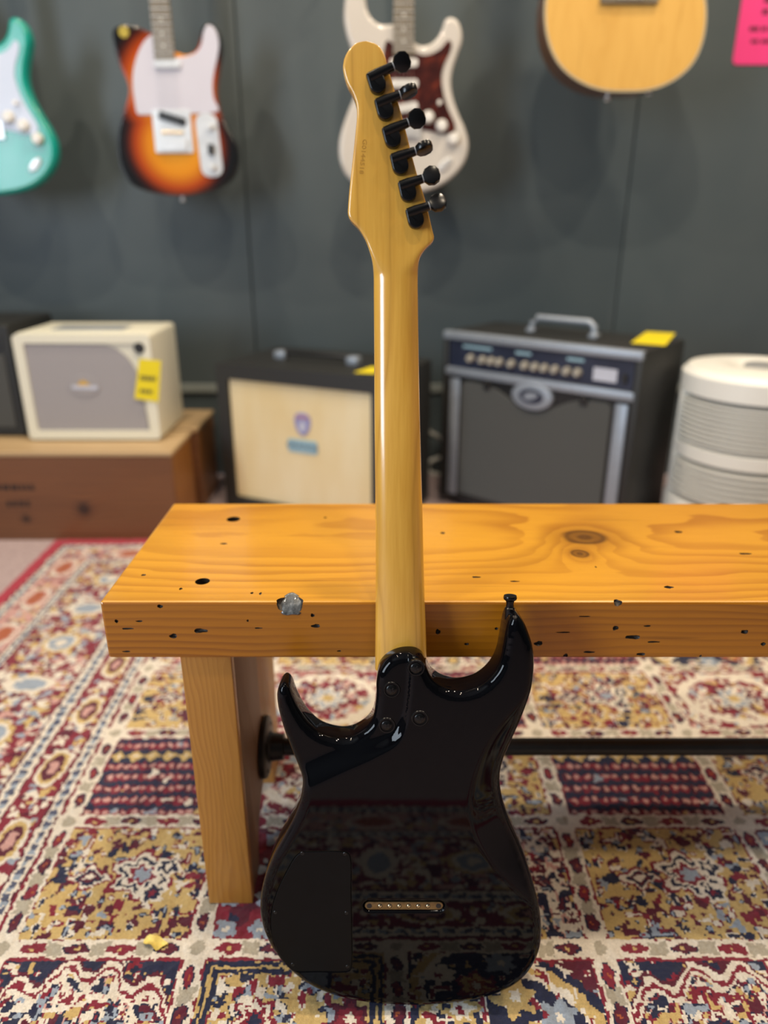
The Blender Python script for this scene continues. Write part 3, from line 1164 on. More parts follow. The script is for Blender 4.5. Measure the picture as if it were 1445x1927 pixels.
def chip_shape(rx, ry, rz, dz):
    bm = bmesh.new()
    bmesh.ops.create_icosphere(bm, subdivisions=3, radius=1)
    for v in bm.verts:
        n = v.co.normalized()
        k = 1 + 0.09 * math.sin(5 * n.x + 2 * n.y) + 0.05 * math.sin(9 * n.y + 1)
        v.co = CHIP_M @ Vector((n.x * rx * k, n.y * ry * k, n.z * rz + dz + 0.0006 * math.sin(n.x * 9)))
    return bm_geo(bm)


cut.append(obj('cutter', chip_shape(0.0150, 0.0150, 0.0078, 0.003), pit_m))
holes = []
for (u, v, ru, rv, face) in pits:
    bm = bmesh.new()
    bmesh.ops.create_icosphere(bm, subdivisions=2, radius=1)
    ph = random.uniform(0, 6)
    for q in bm.verts:
        n = q.co.normalized()
        k = 1 + 0.16 * math.sin(4 * n.x + ph) + 0.12 * math.sin(7 * (n.y + n.z) + 2 * ph)
        dep = max(min(ru, rv) * 1.2, 0.0016)
        if face == 'f':
            q.co = Vector((bc[0] + u + n.x * ru * k, BY0 + n.y * dep, bc[2] + v + n.z * rv * k))
        else:
            q.co = Vector((bc[0] + u + n.x * ru * k, bc[1] + v + n.y * rv * k, BT + n.z * dep))
    holes.append(bm_geo(bm))
cut.append(obj('cutter', merge(*holes), pit_m))
apply_bool(slab, cut)
slab.location = slab.location - bench.location
slab.parent = bench

mk = Mat('grey_dead_knot', (0.1, 0.1, 0.1), 0.3, coat=0.6)
x, y, z = mk.xyz()
n = mk.noise(mk.vec(x, y, z), 160, 4, 0.7)
mk.color(mk.ramp(n, [(0.30, (0.02, 0.022, 0.024)), (0.55, (0.10, 0.108, 0.112)), (0.75, (0.24, 0.25, 0.25))]))
mk.bump(n, 0.6, 0.001)
obj('edge_knot', chip_shape(0.0136, 0.0134, 0.0024, -0.0034), mk, bench, 'all', BO, label='grey shiny dead knot in the plank edge')
for (px, py, r) in ((439, 977, 0.0092), (381, 1094, 0.0082)):
    p = on_z(px, py, BT)
    obj('bolt', shift(lathe([(r, -0.029), (r, -0.017), (r * 0.8, -0.015), (0.001, -0.015)], 20), (p[0], p[1], BT)), M['iron'], bench, True, BO)


LX0, LX1 = -0.234, -0.1755
LY0, LY1 = 0.721, 1.010


def arch_z(y):
    t = abs(y - (LY0 + LY1) / 2) / 0.081
    return 0.085 * math.sqrt(max(1 - t * t, 0.0)) if t < 1 else 0.0


def side_board(y0, y1, x0, x1, name, mat, label=None):
    """part of a leg panel between depths y0 and y1, arched out between the two feet"""
    ys_ = [y0 + (y1 - y0) * k / 24 for k in range(25)]
    P = [(y, max(arch_z(y), 0.0) - 0.0065) for y in ys_] + [(y1, BB), (y0, BB)]
    g = prism(P, x0, x1, 0.0018, 2)
    g = [(p[1], p[0], p[2]) for p in g[0]], g[1]
    return fix_normals(obj(name, g, mat, bench, True, BO, label=label))


def leg_set(flip):
    f = (lambda a, b: (a, b)) if not flip else (lambda a, b: (BX0 + BX1 - b, BX0 + BX1 - a))
    side_board(LY0, LY0 + 0.015, *f(LX0, LX1), 'leg', M['pine_leg'])
    side_board(LY0 + 0.017, 0.872, *f(LX0 + 0.002, LX1 - 0.001), 'leg', M['pine_grey'], 'greyed inner leg board')
    side_board(0.8735, LY1, *f(LX0 + 0.001, LX1 - 0.002), 'leg', M['pine_pale'], 'pale rear leg board')


leg_set(False)
leg_set(True)
# iron pipe with a floor flange on each leg set
PY_ = 0.868
PZ = on_y(700, 1405, PY_)[2]


def flange(xf, s):
    prof = [(0.0445, 0.0), (0.0445, 0.006), (0.042, 0.0080), (0.024, 0.0095), (0.0205, 0.013), (0.0185, 0.030), (0.0125, 0.031)]
    g = lathe(prof, 32, 'x')
    g = [(xf + s * p[0], PY_ + p[1], PZ + p[2]) for p in g[0]], g[1]
    o = fix_normals(obj('pipe_flange', g, M['iron'], bench, True, BO))
    for k in range(4):
        a = math.radians(45 + 90 * k)
        q = lathe([(0.0035, 0), (0.0035, 0.0085), (0.002, 0.0095)], 10, 'x')
        q = [(xf + s * (p[0] + 0.0005), PY_ + 0.033 * math.cos(a) + p[1], PZ + 0.033 * math.sin(a) + p[2]) for p in q[0]], q[1]
        fix_normals(obj('screw', q, M['screw'], o, True, BO))
    return o


FX0 = LX1 + 0.0002
FX1 = (BX0 + BX1) - FX0
flange(FX0, 1)
flange(FX1, -1)
obj('pipe', tube([(FX0 + 0.02, PY_, PZ), (0.2, PY_, PZ), (0.6, PY_, PZ), (FX1 - 0.02, PY_, PZ)], 0.0126, 20), M['iron'], bench, True, BO)


# ------------------------------------------------------------------ the black guitar leaning on the bench
GROOT = (0.02, Y0, 0.0)
guitar = empty('electric_guitar', GROOT, label='black electric guitar with maple neck leaning on the bench, back towards us', cat='guitar')
ROUND = 0.0095
THICK = 0.044


def poly_dist(P, Q, closed=True):
    """distance of points P to the polyline Q, plus index of the nearest segment and side sign"""
    A = Q if closed else Q[:-1]
    B = np.roll(Q, -1, 0) if closed else Q[1:]
    AB = B - A
    L2 = np.maximum((AB ** 2).sum(1), 1e-12)
    best = np.full(len(P), 1e9)
    sign = np.ones(len(P))
    par = np.zeros(len(P))
    for k in range(len(A)):
        t = np.clip(((P - A[k]) @ AB[k]) / L2[k], 0, 1)
        D = P - (A[k] + t[:, None] * AB[k])
        d = np.hypot(D[:, 0], D[:, 1])
        m = d < best
        best[m] = d[m]
        sign[m] = np.sign(AB[k, 0] * (P[m, 1] - A[k, 1]) - AB[k, 1] * (P[m, 0] - A[k, 0]))
        par[m] = (k + t[m]) / len(A)
    return best, sign, par


def inside(P, Q):
    x, y = P[:, 0], P[:, 1]
    res = np.zeros(len(P), bool)
    n = len(Q)
    j = n - 1
    for i in range(n):
        yi, yj, xi, xj = Q[i, 1], Q[j, 1], Q[i, 0], Q[j, 0]
        if yi != yj:
            res ^= ((yi > y) != (yj > y)) & (x < (xj - xi) * (y - yi) / (yj - yi) + xi)
        j = i
    return res


BODY_PX = [(742, 1234), (761, 1229), (781, 1231), (794, 1240), (802, 1254), (813, 1274), (827, 1286), (845, 1294), (862, 1297), (880, 1295), (900, 1288), (918, 1275),
           (932, 1258), (941, 1238), (946, 1215), (950, 1190), (955, 1168), (962, 1156), (972, 1155), (984, 1168), (994, 1190), (1002, 1218), (1004, 1250), (999, 1295), (986, 1342), (967, 1392), (951, 1430),
           (943, 1465), (946, 1502), (958, 1545), (980, 1596), (1000, 1650), (1012, 1695), (1018, 1738), (1015, 1778), (1000, 1814), (972, 1844), (930, 1865), (880, 1877),
           (820, 1884), (750, 1885), (690, 1880), (640, 1870), (592, 1852), (556, 1828), (524, 1795), (502, 1758), (491, 1720), (491, 1685), (500, 1645), (516, 1605),
           (536, 1568), (554, 1533), (566, 1498), (569, 1466), (561, 1446), (548, 1416), (537, 1387), (527, 1355), (521, 1328), (520, 1308), (524, 1295), (533, 1287),
           (542, 1293), (551, 1315), (560, 1335), (571, 1353), (585, 1369), (601, 1381), (623, 1389), (644, 1391.5), (662, 1388.5), (677, 1381), (692, 1369), (702, 1352),
           (706, 1330), (708, 1308), (708, 1288), (713, 1264), (725, 1246)]
OUT = spline([on_g(px, py, ROUND) for px, py in BODY_PX], 640)
if area2(OUT) < 0:
    OUT = OUT[::-1]
NOUT = inward(OUT)
STEP_C = spline([on_g(*p, 0.0) for p in ((520, 1492), (570, 1468), (640, 1436), (700, 1413), (742, 1392), (760, 1362), (768, 1320), (772, 1270), (776, 1205))], 90, False)
BELLY = spline([on_g(*p, 0.0) for p in ((1030, 1270), (965, 1330), (912, 1400), (888, 1460), (880, 1515), (890, 1565), (920, 1622), (965, 1672), (1030, 1728))], 90, False)
# control cover
PLATE = spline([on_g(*p, 0.0) for p in ((567, 1604), (600, 1602), (640, 1602), (655, 1605), (660, 1616), (661, 1680), (662, 1740), (662, 1815), (659, 1826), (650, 1829), (600, 1829), (560, 1829), (548, 1826),
                                        (530, 1806), (516, 1778), (509, 1745), (511, 1712), (522, 1675), (538, 1642), (556, 1612))], 150)
if area2(PLATE) < 0:
    PLATE = PLATE[::-1]
NPL = inward(PLATE)
# string ferrule block
fb0 = np.array(on_g(695, 1703.5, 0.002)); fb1 = np.array(on_g(825, 1703.5, 0.002))
FBR = 0.0049


def stadium_d(P):
    ab = fb1 - fb0
    t = np.clip(((P - fb0) @ ab) / (ab @ ab), 0, 1)
    return np.hypot(*(P - (fb0 + t[:, None] * ab)).T)


def sstep(x, a, b):
    t = np.clip((x - a) / (b - a), 0, 1)
    return t * t * (3 - 2 * t)


def carve(P):
    d, sg, par = poly_dist(P, STEP_C, False)
    wd = 0.036 - 0.0300 * sstep(par, 0.15, 0.75)
    sd = d * sg                              # positive on the heel / treble-horn side
    z = 0.0075 * sstep(sd, -wd * 0.5, wd * 0.5)
    d2, s2, _ = poly_dist(P, BELLY, False)
    sb = np.maximum(d2 * s2, 0.0)
    z = z + 0.36 * (np.sqrt(sb ** 2 + 0.004 ** 2) - 0.004)
    return z


def back_z(P):
    P = np.atleast_2d(P)
    d, _, _ = poly_dist(P, OUT)
    r = np.where(d < ROUND, ROUND - np.sqrt(np.maximum(ROUND ** 2 - (ROUND - d) ** 2, 0)), 0)
    z = carve(P) + r
    z = z + 0.0034 * (1 - sstep(stadium_d(P), FBR + 0.0008, FBR + 0.0032))
    return z


def build_body():
    pts = []
    for ins in (0.0, 0.0003, 0.0010, 0.0021, 0.0036):
        pts.append(OUT + NOUT * ins)
    n_out = len(OUT)
    lo, hi = OUT.min(0), OUT.max(0)
    gs = 0.0027
    g1, g2 = np.meshgrid(np.arange(lo[0], hi[0], gs), np.arange(lo[1], hi[1], gs))
    g1 = g1 + (np.arange(g1.shape[0]) % 2)[:, None] * gs * 0.5
    gr = np.stack([g1.ravel(), g2.ravel()], 1)
    gr = gr[inside(gr, OUT)]
    d, _, _ = poly_dist(gr, OUT)
    gr = gr[d > 0.0056]
    # fine points about the ferrule slot
    sd = stadium_d(gr)
    gr = gr[sd > FBR + 0.0052]
    f1, f2 = np.meshgrid(np.arange(fb0[0] - 0.012, fb1[0] + 0.012, 0.0009), np.arange(fb0[1] - 0.012, fb1[1] + 0.012, 0.0009))
    fp = np.stack([f1.ravel(), f2.ravel()], 1)
    fp = fp[stadium_d(fp) < FBR + 0.0046]
    # rings about the cover recess
    dp, _, _ = poly_dist(gr, PLATE)
    gr = gr[dp > 0.0026]
    rings = [PLATE + NPL * k for k in (-0.0018, -0.0007, -0.0003, 0.0003, 0.0016)]
    P = np.vstack(pts + [gr, fp] + rings)
    edges_ = [(i, (i + 1) % n_out) for i in range(n_out)]
    res = delaunay_2d_cdt([Vector(p) for p in P], edges_, [], 1, 1e-6)
    V2 = np.array([tuple(v) for v in res[0]])
    T = [list(t) for t in res[2]]
    cen = np.array([V2[t].mean(0) for t in T])
    ok = inside(cen, OUT)
    T = [t for t, k in zip(T, ok) if k]
    z = back_z(V2)
    dpl, _, _ = poly_dist(V2, PLATE)
    inn = inside(V2, PLATE)
    z = z + np.where(inn, 0.0016 * sstep(dpl, -0.0001, 0.00028), 0)
    V = [G(p[0], p[1], q) for p, q in zip(V2, z)]
    faces = [t if np.cross(V2[t[1]] - V2[t[0]], V2[t[2]] - V2[t[0]]) > 0 else t[::-1] for t in T]
    # rim vertices in order, found again by position
    rim = []
    for p in OUT:
        rim.append(int(np.argmin(((V2 - p) ** 2).sum(1))))
    prof = []
    for k in range(5):
        a = math.pi / 2 * k / 4
        prof.append((0.006 * (1 - math.cos(a)), THICK - 0.006 * (1 - math.sin(a))))
    prev = rim
    for (ins, off) in prof:
        base = len(V)
        Q = OUT + NOUT * ins
        V += [G(q[0], q[1], off) for q in Q]
        cur = list(range(base, base + n_out))
        for i in range(n_out):
            k = (i + 1) % n_out
            faces.append([prev[k], prev[i], cur[i], cur[k]])
        prev = cur
    r2 = delaunay_2d_cdt([Vector(p) for p in OUT], [(i, (i + 1) % n_out) for i in range(n_out)], [], 1, 1e-7)
    for t in r2[2]:
        ids = [int(np.argmin(((OUT - np.array(r2[0][i])) ** 2).sum(1))) for i in t]
        c_ = np.mean([OUT[i] for i in ids], 0)
        if inside(c_[None, :], OUT)[0]:
            faces.append([prev[i] for i in ids])
    return V, faces


fix_normals(obj('body', build_body(), M['body_black'], guitar, 'all', GROOT))


def g_local(c, su, sv, off, rot=0.0):
    """matrix of a small fitting on the back: local x along the guitar's width, y along its length, z towards the viewer"""
    X = Vector((1, 0, 0)); Yv = Vector(GU); Z = Vector(GN)
    R = Matrix((X, Yv, Z)).transposed().to_4x4()
    R = R @ Matrix.Rotation(rot, 4, 'Z')
    T = Matrix.Translation(Vector(G(c[0], c[1], off)))
    return T @ R


# cover plate with its screws
pl_in = PLATE + NPL * 0.0006
n_ = len(pl_in)
V = [G(p[0], p[1], 0.0016) for p in pl_in] + [G(p[0], p[1], 0.0004) for p in pl_in] + [G(*(p), 0.0001) for p in pl_in + inward(pl_in) * 0.0006]
Fc = []
for j in range(2):
    for i in range(n_):
        k = (i + 1) % n_
        Fc.append([j * n_ + i, j * n_ + k, (j + 1) * n_ + k, (j + 1) * n_ + i])
Fc.append([2 * n_ + i for i in range(n_)])
plate = obj('cover_plate', (V, Fc), M['plate_black'], guitar, False, GROOT, label='satin black control cover')


def screw_geo(r, h):
    g = lathe([(r, -0.001), (r, h * 0.4), (r * 0.8, h), (r * 0.30, h), (r * 0.22, h * 0.35), (0.0001, h * 0.35)], 14)
    return g


def cross_slot(r, h):
    return merge(box(-r * 0.62, r * 0.62, -r * 0.14, r * 0.14, h - 0.0002, h + 0.00025), box(-r * 0.14, r * 0.14, -r * 0.62, r * 0.62, h - 0.0002, h + 0.00025))


for (px, py) in ((569, 1606), (649, 1607), (518, 1717), (652, 1718), (551, 1815), (654, 1819)):
    c = on_g(px, py, 0)
    fix_normals(obj('screw', xform(screw_geo(0.0021, 0.0006), g_local(c, 0, 0, 0.0002)), M['screw'], plate, True, GROOT))

# string ferrule block
L_ = float(np.linalg.norm(fb1 - fb0))
st = []
for k in range(17):
    a = -math.pi / 2 + math.pi * k / 16
    st.append((L_ / 2 + FBR * math.cos(a), FBR * math.sin(a)))
for k in range(17):
    a = math.pi / 2 + math.pi * k / 16
    st.append((-L_ / 2 + FBR * math.cos(a), FBR * math.sin(a)))
g = prism(st, -0.0012, 0.003, 0.0005, 2)
g = [(p[0], p[2], -p[1]) for p in g[0]], g[1]            # outline plane = local xy, front = +z
mid = (fb0 + fb1) / 2
ang = math.atan2(*(fb1 - fb0)[::-1])
fblock = fix_normals(obj('string_ferrule_block', xform(g, g_local(mid, 0, 0, 0.0022, ang)), M['bronze'], guitar, True, GROOT, label='bronze bar holding six string ends'))
for k in range(8):
    t = k / 7.0
    c = fb0 + (fb1 - fb0) * t
    if k in (0, 7):
        gg = lathe([(0.0030, -0.0005), (0.0030, 0.0002), (0.0026, 0.0003), (0.0001, 0.0003)], 16)
        fix_normals(obj('hole', xform(gg, g_local(c, 0, 0, 0.0010)), M['black_plastic'], fblock, True, GROOT))
    else:
        c = fb0 + (fb1 - fb0) * (0.5 + (k - 3.5) * 0.1385)
        gg = lathe([(0.0027, -0.0005), (0.0027, 0.0002), (0.0021, 0.0003), (0.0001, 0.0003)], 16)
        h_ = fix_normals(obj('hole', xform(gg, g_local(c, 0, 0, 0.0010)), M['black_plastic'], fblock, True, GROOT))
        gb = lathe([(0.0019, -0.0005), (0.0019, 0.0004), (0.0012, 0.0011), (0.0001, 0.0013)], 12)
        fix_normals(obj('ball_end', xform(gb, g_local(c, 0, 0, 0.0009)), M['brass'], fblock, True, GROOT))

# neck screws in their ferrules
for (px, py) in ((783, 1257), (737, 1298), (790, 1352), (728, 1365)):
    c0 = on_g(px, py, 0.004)
    zz = float(back_z(np.array([c0]))[0])
    c = on_g(px, py, zz)
    zz = float(back_z(np.array([c]))[0])
    gg = lathe([(0.0092, -0.004), (0.0092, 0.0002), (0.0086, 0.0009), (0.0074, 0.0009), (0.0066, -0.0006), (0.0001, -0.0006)], 28)
    fe = fix_normals(obj('neck_bolt_ferrule', xform(gg, g_local(c, 0, 0, zz)), M['tuner_black'], guitar, True, GROOT))
    a = lathe([(0.0056, -0.0008), (0.0056, 0.0006), (0.0045, 0.0014), (0.0001, 0.0016)], 20)
    sc_ = fix_normals(obj('screw', xform(a, g_local(c, 0, 0, zz)), M['tuner_black'], fe, True, GROOT))
    fix_normals(obj('slot', xform(cross_slot(0.0052, 0.0016), g_local(c, 0, 0, zz, random.uniform(0, 1.5))), M['screw'], fe, False, GROOT))

# strap button on the long horn
bt = on_g(959, 1140, 0.022)
prof = [(0.0052, -0.012), (0.0052, 0.0), (0.0042, 0.001), (0.0038, 0.005), (0.0045, 0.008), (0.0066, 0.0095), (0.0072, 0.0115), (0.0066, 0.0135), (0.0035, 0.0142), (0.0001, 0.0138)]
g = lathe(prof, 24)
Rm = Matrix((Vector((1, 0, 0)), Vector(-GN), Vector(GU))).transposed().to_4x4()
fix_normals(obj('strap_button', xform(g, Matrix.Translation(Vector(G(bt[0], bt[1] - 0.002, 0.021))) @ Rm), M['tuner_black'], guitar, True, GROOT))

# ---- neck and headstock, one lofted piece of maple
HEAD_L = [(689, 86), (671, 89), (657, 100.5), (648, 118), (646, 134), (652, 159), (663, 180), (670, 199), (672, 221), (669, 256), (664, 304), (659, 350), (655.5, 391), (655.2, 406),
          (659, 415), (674, 431), (687, 452), (695, 473), (700, 492), (702.5, 515), (703, 560), (703.5, 620), (704.5, 800), (706, 950), (706.5, 1100), (706, 1195), (705.5, 1260)]
HEAD_R = [(689, 86), (708, 90.5), (719, 100), (725, 113), (731, 136), (756, 223), (783, 327), (800, 381), (813, 436), (816, 449), (813.5, 457), (804, 466), (795, 477), (789, 490), (787, 505), (786.5, 530),
          (786.8, 560), (787.5, 620), (791, 800), (795, 950), (798.7, 1100), (802, 1195), (803.5, 1260)]


def neck_geo():
    Lc = spline([on_g(px, py, 0.040) for px, py in HEAD_L], 900, False)
    Rc = spline([on_g(px, py, 0.040) for px, py in HEAD_R], 900, False)
    s_top = max(Lc[:, 1].max(), Rc[:, 1].max())
    s_bot = max(Lc[:, 1].min(), Rc[:, 1].min())
    lx = lambda s: np.interp(-s, -Lc[:, 1], Lc[:, 0])
    rx = lambda s: np.interp(-s, -Rc[:, 1], Rc[:, 0])
    s_h0 = on_g(740, 446, 0.03)[1]           # flat headstock ends
    s_h1 = on_g(740, 530, 0.03)[1]           # full neck carve begins
    ss = np.r_[s_top - 0.0008 * np.array([0.02, 0.3, 1.0, 2.0, 3.5, 5.5, 8, 11, 14, 18]), np.linspace(s_top - 0.018, s_h1 - 0.012, 130)[1:], np.linspace(s_h1 - 0.012, s_bot, 50)[1:]]
    ss = np.sort(np.unique(ss))[::-1]
    K = 40
    V, Fc = [], []
    for s in ss:
        l, r_ = float(lx(s)), float(rx(s))
        w = max((r_ - l) / 2, 0.0004)
        xc = (l + r_) / 2
        t = float(sstep(np.array([s]), s_h1, s_h0)[0])       # 1 = headstock
        n = 2.15 * (1 - t) + 13.0 * t ** 1.5
        n = max(n, 2.15)
        front = 0.0495 * (1 - t) + 0.0455 * t
        edge = 0.0440 * (1 - t) + 0.0450 * t
        # the neck gets deeper towards the body
        dep = 0.0150 + 0.0016 * float(sstep(np.array([s]), s_h1, s_bot)[0])
        D = dep * (1 - t) + 0.0150 * t
        ring = []
        for k in range(K + 1):
            a = math.pi * k / K
            ca, sa = math.cos(a), math.sin(a)
            q = math.copysign(abs(ca) ** (2 / n), ca)
            v = abs(sa) ** (2 / n)
            ring.append((xc + w * q, edge - D * v))
        ring.append((xc - w, front))
        ring.append((xc + w, front))
        V += [G(x_, s, o_) for x_, o_ in ring]
    m = K + 3
    for j in range(len(ss) - 1):
        for i in range(m):
            k = (i + 1) % m
            Fc.append([j * m + i, j * m + k, (j + 1) * m + k, (j + 1) * m + i])
    Fc.append(list(range(m)))
    Fc.append([(len(ss) - 1) * m + i for i in reversed(range(m))])
    return V, Fc, (lx, rx, s_h1, s_bot)


nv, nf, ninfo = neck_geo()
fix_normals(obj('neck', (nv, nf), M['maple'], guitar, True, GROOT, label='amber maple neck and headstock'))
# strings on the far side of the neck
lx, rx, s_h1, s_bot = ninfo
s_nut = on_g(745, 478, 0.05)[1]
for k in range(6):
    t = (k + 0.5) / 6
    xa = float(lx(s_nut - 0.02)) * (1 - t) + float(rx(s_nut - 0.02)) * t
    xb = (float(lx(s_bot)) - 0.002) * (1 - t) + (float(rx(s_bot)) + 0.002) * t
    obj('string', tube([G(xa, s_nut, 0.0512), G(xb, s_bot, 0.0545)], 0.0004, 6), M['steel'], guitar, True, GROOT)

# ---- tuners
BTN = [(757, 116, 20), (770, 171, 82), (785, 223, 14), (799, 278, 74), (813, 330, -12), (825, 381, -26)]
HOUS = [(340, 372), (410, 612), (478, 868), (547, 1113), (619, 1360), (688, 1606)]
for (bx_, by_, roll), (hx, hy) in zip(BTN, HOUS):
    hp = (640 + hx / 4.818, 80 + hy / 4.818)
    c = np.array(on_g(hp[0], hp[1], 0.022))
    e_ = np.array(on_g(bx_, by_, 0.024))
    R_ = 0.0076
    # the shaft leaves the top of the housing
    sh0 = c + np.array([-0.002, 0.0078])
    dirv = e_ - sh0
    dl = float(np.linalg.norm(dirv))
    ax = dirv / dl
    rot = math.atan2(ax[1], ax[0])
    # housing: round below, square above, following the shaft's slant
    P = []
    for k in range(15):
        a = math.pi + math.pi * k / 14
        P.append((R_ * math.cos(a), R_ * math.sin(a)))
    P += [(R_ * 0.98, 0.0095), (R_ * 0.75, 0.0115), (-R_ * 0.9, 0.0115), (-R_ * 1.02, 0.0105)]
    g = prism(P, -0.0085, 0.0, 0.0016, 3, 0.0)
    g = [(p[0], p[2], -p[1]) for p in g[0]], g[1]
    hm = g_local(c, 0, 0, 0.0302, rot * 0.75)
    parts = [xform(g, hm)]
    # worm-gear arm, tapering slightly
    wm = Matrix.Translation(Vector(G(sh0[0], sh0[1], 0.0245)))
    pts = [Vector(G(*(sh0 - ax * 0.006), 0.0245)), Vector(G(*(sh0 + ax * 0.002), 0.0245)), Vector(G(*(sh0 + ax * (dl - 0.0095)), 0.0245))]
    parts.append(tube(pts, [0.0048, 0.0050, 0.0040], 16))
    tn = fix_normals(obj('tuner', merge(*parts), M['tuner_black'], guitar, True, GROOT, label='sealed black tuning machine'))
    # washer and button
    b0 = sh0 + ax * (dl - 0.0095)
    fix_normals(obj('washer', tube([G(*b0, 0.0245), G(*(b0 + ax * 0.0009), 0.0245)], 0.0040, 16), M['washer'], tn, True, GROOT))
    Bp = [(0.0, -0.0030), (0.0030, -0.0072), (0.0085, -0.0088), (0.0135, -0.0070), (0.0158, -0.0030), (0.0158, 0.0030), (0.0135, 0.0070), (0.0085, 0.0088), (0.0030, 0.0072), (0.0, 0.0030)]
    gb = prism(Bp, -0.0033, 0.0033, 0.0012, 2)
    gb = [(p[0], p[2], -p[1]) for p in gb[0]], gb[1]
    Xa = (Vector(G(*(b0 + ax), 0)) - Vector(G(*b0, 0))).normalized()
    Za = Vector(GN)
    Ya = Za.cross(Xa).normalized()
    Mb = Matrix.Translation(Vector(G(*(b0 + ax * 0.001), 0.0245))) @ Matrix((Xa, Ya, Za)).transposed().to_4x4() @ Matrix.Rotation(math.radians(roll), 4, 'X')
    fix_normals(obj('button', xform(gb, Mb), M['tuner_black'], tn, True, GROOT))
    # string post on the far face
    fix_normals(obj('string_post', tube([G(c[0], c[1], 0.040), G(c[0], c[1], 0.056)], 0.003, 12), M['tuner_black'], tn, True, GROOT))

# stamped serial number, running down the headstock
sn0 = np.array(on_g(686, 262, 0.03)); sn1 = np.array(on_g(679, 327, 0.03))
mid_ = (sn0 + sn1) / 2
dv = sn1 - sn0
tg = text_geo('G0144518', 0.0056, 0.0001)
w_ = max(p[0] for p in tg[0]) - min(p[0] for p in tg[0])
k_ = float(np.linalg.norm(dv)) / w_
tg = [(p[0] * k_, p[1], p[2]) for p in tg[0]], tg[1]
M['stamp'] = simple('stamped_digits', (0.46, 0.235, 0.032), 0.4, 0.1, 60)
obj('serial_number', xform(tg, g_local(mid_, 0, 0, 0.0299, math.atan2(dv[1], dv[0]))), M['stamp'], guitar, False, GROOT)


# ------------------------------------------------------------------ things along the wall
def wall_guitar(name, label, outline_px, Y, root_px, mat, depth, bev, group='guitars hanging on the wall', shift_x=0.0):
    """electric body traced at its hanging distance Y; local space of the root: x, y (depth), z"""
    b = on_y(root_px[0], root_px[1], Y)
    root = empty(name, (b[0] + shift_x, Y, b[2]), label=label, cat='guitar', group=group)

    def L(px, py, y=Y):
        p = on_y(px, py, y)
        return (p[0] - b[0], p[2] - b[2])
    out = spline([L(*p) for p in outline_px], 170)
    body = fix_normals(obj('body', prism(out, 0.0, depth, bev, 5), mat, root, 'all' if bev > 0.006 else True))
    # drop the rounding of the flat faces
    for pl in body.data.polygons:
        if len(pl.vertices) > 8:
            pl.use_smooth = False
    return root, L, body


def neck_hang(root, L, pa, pb, wa, wb, z_up, board, y0=-0.004, head=0.17):
    """neck from the body up; pa = lower end pixel centre, wa/wb widths lower/upper"""
    (xa, za) = L(*pa)
    xb = xa + (L(*pb)[0] - xa) * 0.0
    zb = z_up
    fb = obj('fretboard', prism([(xa - wa / 2, za), (xa + wa / 2, za), (xb + wb / 2, zb), (xb - wb / 2, zb)], y0 - 0.006, y0, 0.001, 1), M[board], root, False)
    g = []
    n = 9
    for j, (zc, w) in enumerate(((za + 0.03, wa), (zb, wb))):
        for k in range(n):
            a = math.pi * k / (n - 1)
            g.append((xa - w / 2 * math.cos(a), y0 + 0.002 + 0.017 * math.sin(a), zc))
    f = [[k, k + 1, n + k + 1, n + k] for k in range(n - 1)] + [[n - 1, 0, n, 2 * n - 1], list(range(n)), list(range(n, 2 * n))]
    fix_normals(obj('neck', (g, f), M['fret_maple'], root, True))
    Lz = zb - za
    for k in range(21):
        d = (zb - za) / (1 - 2 ** (-21 / 12)) * (1 - 2 ** (-(k + 1) / 12))
        zf = zb - d
        w = wb + (wa - wb) * d / Lz
        if zf > za + 0.002:
            obj('fret', box(xa - w / 2, xa + w / 2, y0 - 0.0072, y0 - 0.0058, zf - 0.0009, zf + 0.0009), M['chrome'], root)
            if k in (2, 4, 6, 8, 11, 14, 16, 18):
                d0 = (zb - za) / (1 - 2 ** (-21 / 12)) * (1 - 2 ** (-k / 12))
                obj('inlay_dot', shift(lathe([(0.0032, 0), (0.0032, 0.0004)], 10, 'y'), (xa, y0 - 0.006, zb - (d + d0) / 2)), M['knob_white'], root)
    hs = spline([(xa - wb / 2, zb), (xa - wb / 2 - 0.012, zb + 0.03), (xa - wb / 2 - 0.016, zb + 0.09), (xa - wb / 2 - 0.005, zb + head - 0.01), (xa + 0.012, zb + head), (xa + 0.04, zb + head - 0.03), (xa + 0.036, zb + 0.05), (xa + wb / 2, zb)], 40)
    hd = fix_normals(obj('headstock', prism(hs, y0 - 0.001, y0 + 0.013, 0.002, 2), M['fret_maple'], root, True))
    return xa, za, zb


def strings(root, x, z0, z1, w0, w1, y0, y1):
    for k in range(6):
        t = (k - 2.5) / 5
        obj('string', tube([(x + t * w0, y0, z0), (x + t * w1, y1, z1)], 0.00045, 5), M['steel'], root, True)


def knob(root, L, px, py, r, h, mat, y=-0.004):
    x_, z_ = L(px, py)
    return fix_normals(obj('knob', shift(lathe([(r, 0), (r * 0.97, h * 0.3), (r * 0.78, h * 0.85), (r * 0.66, h), (0.0001, h)], 20, 'y'), (x_, y, z_)), mat, root, True))


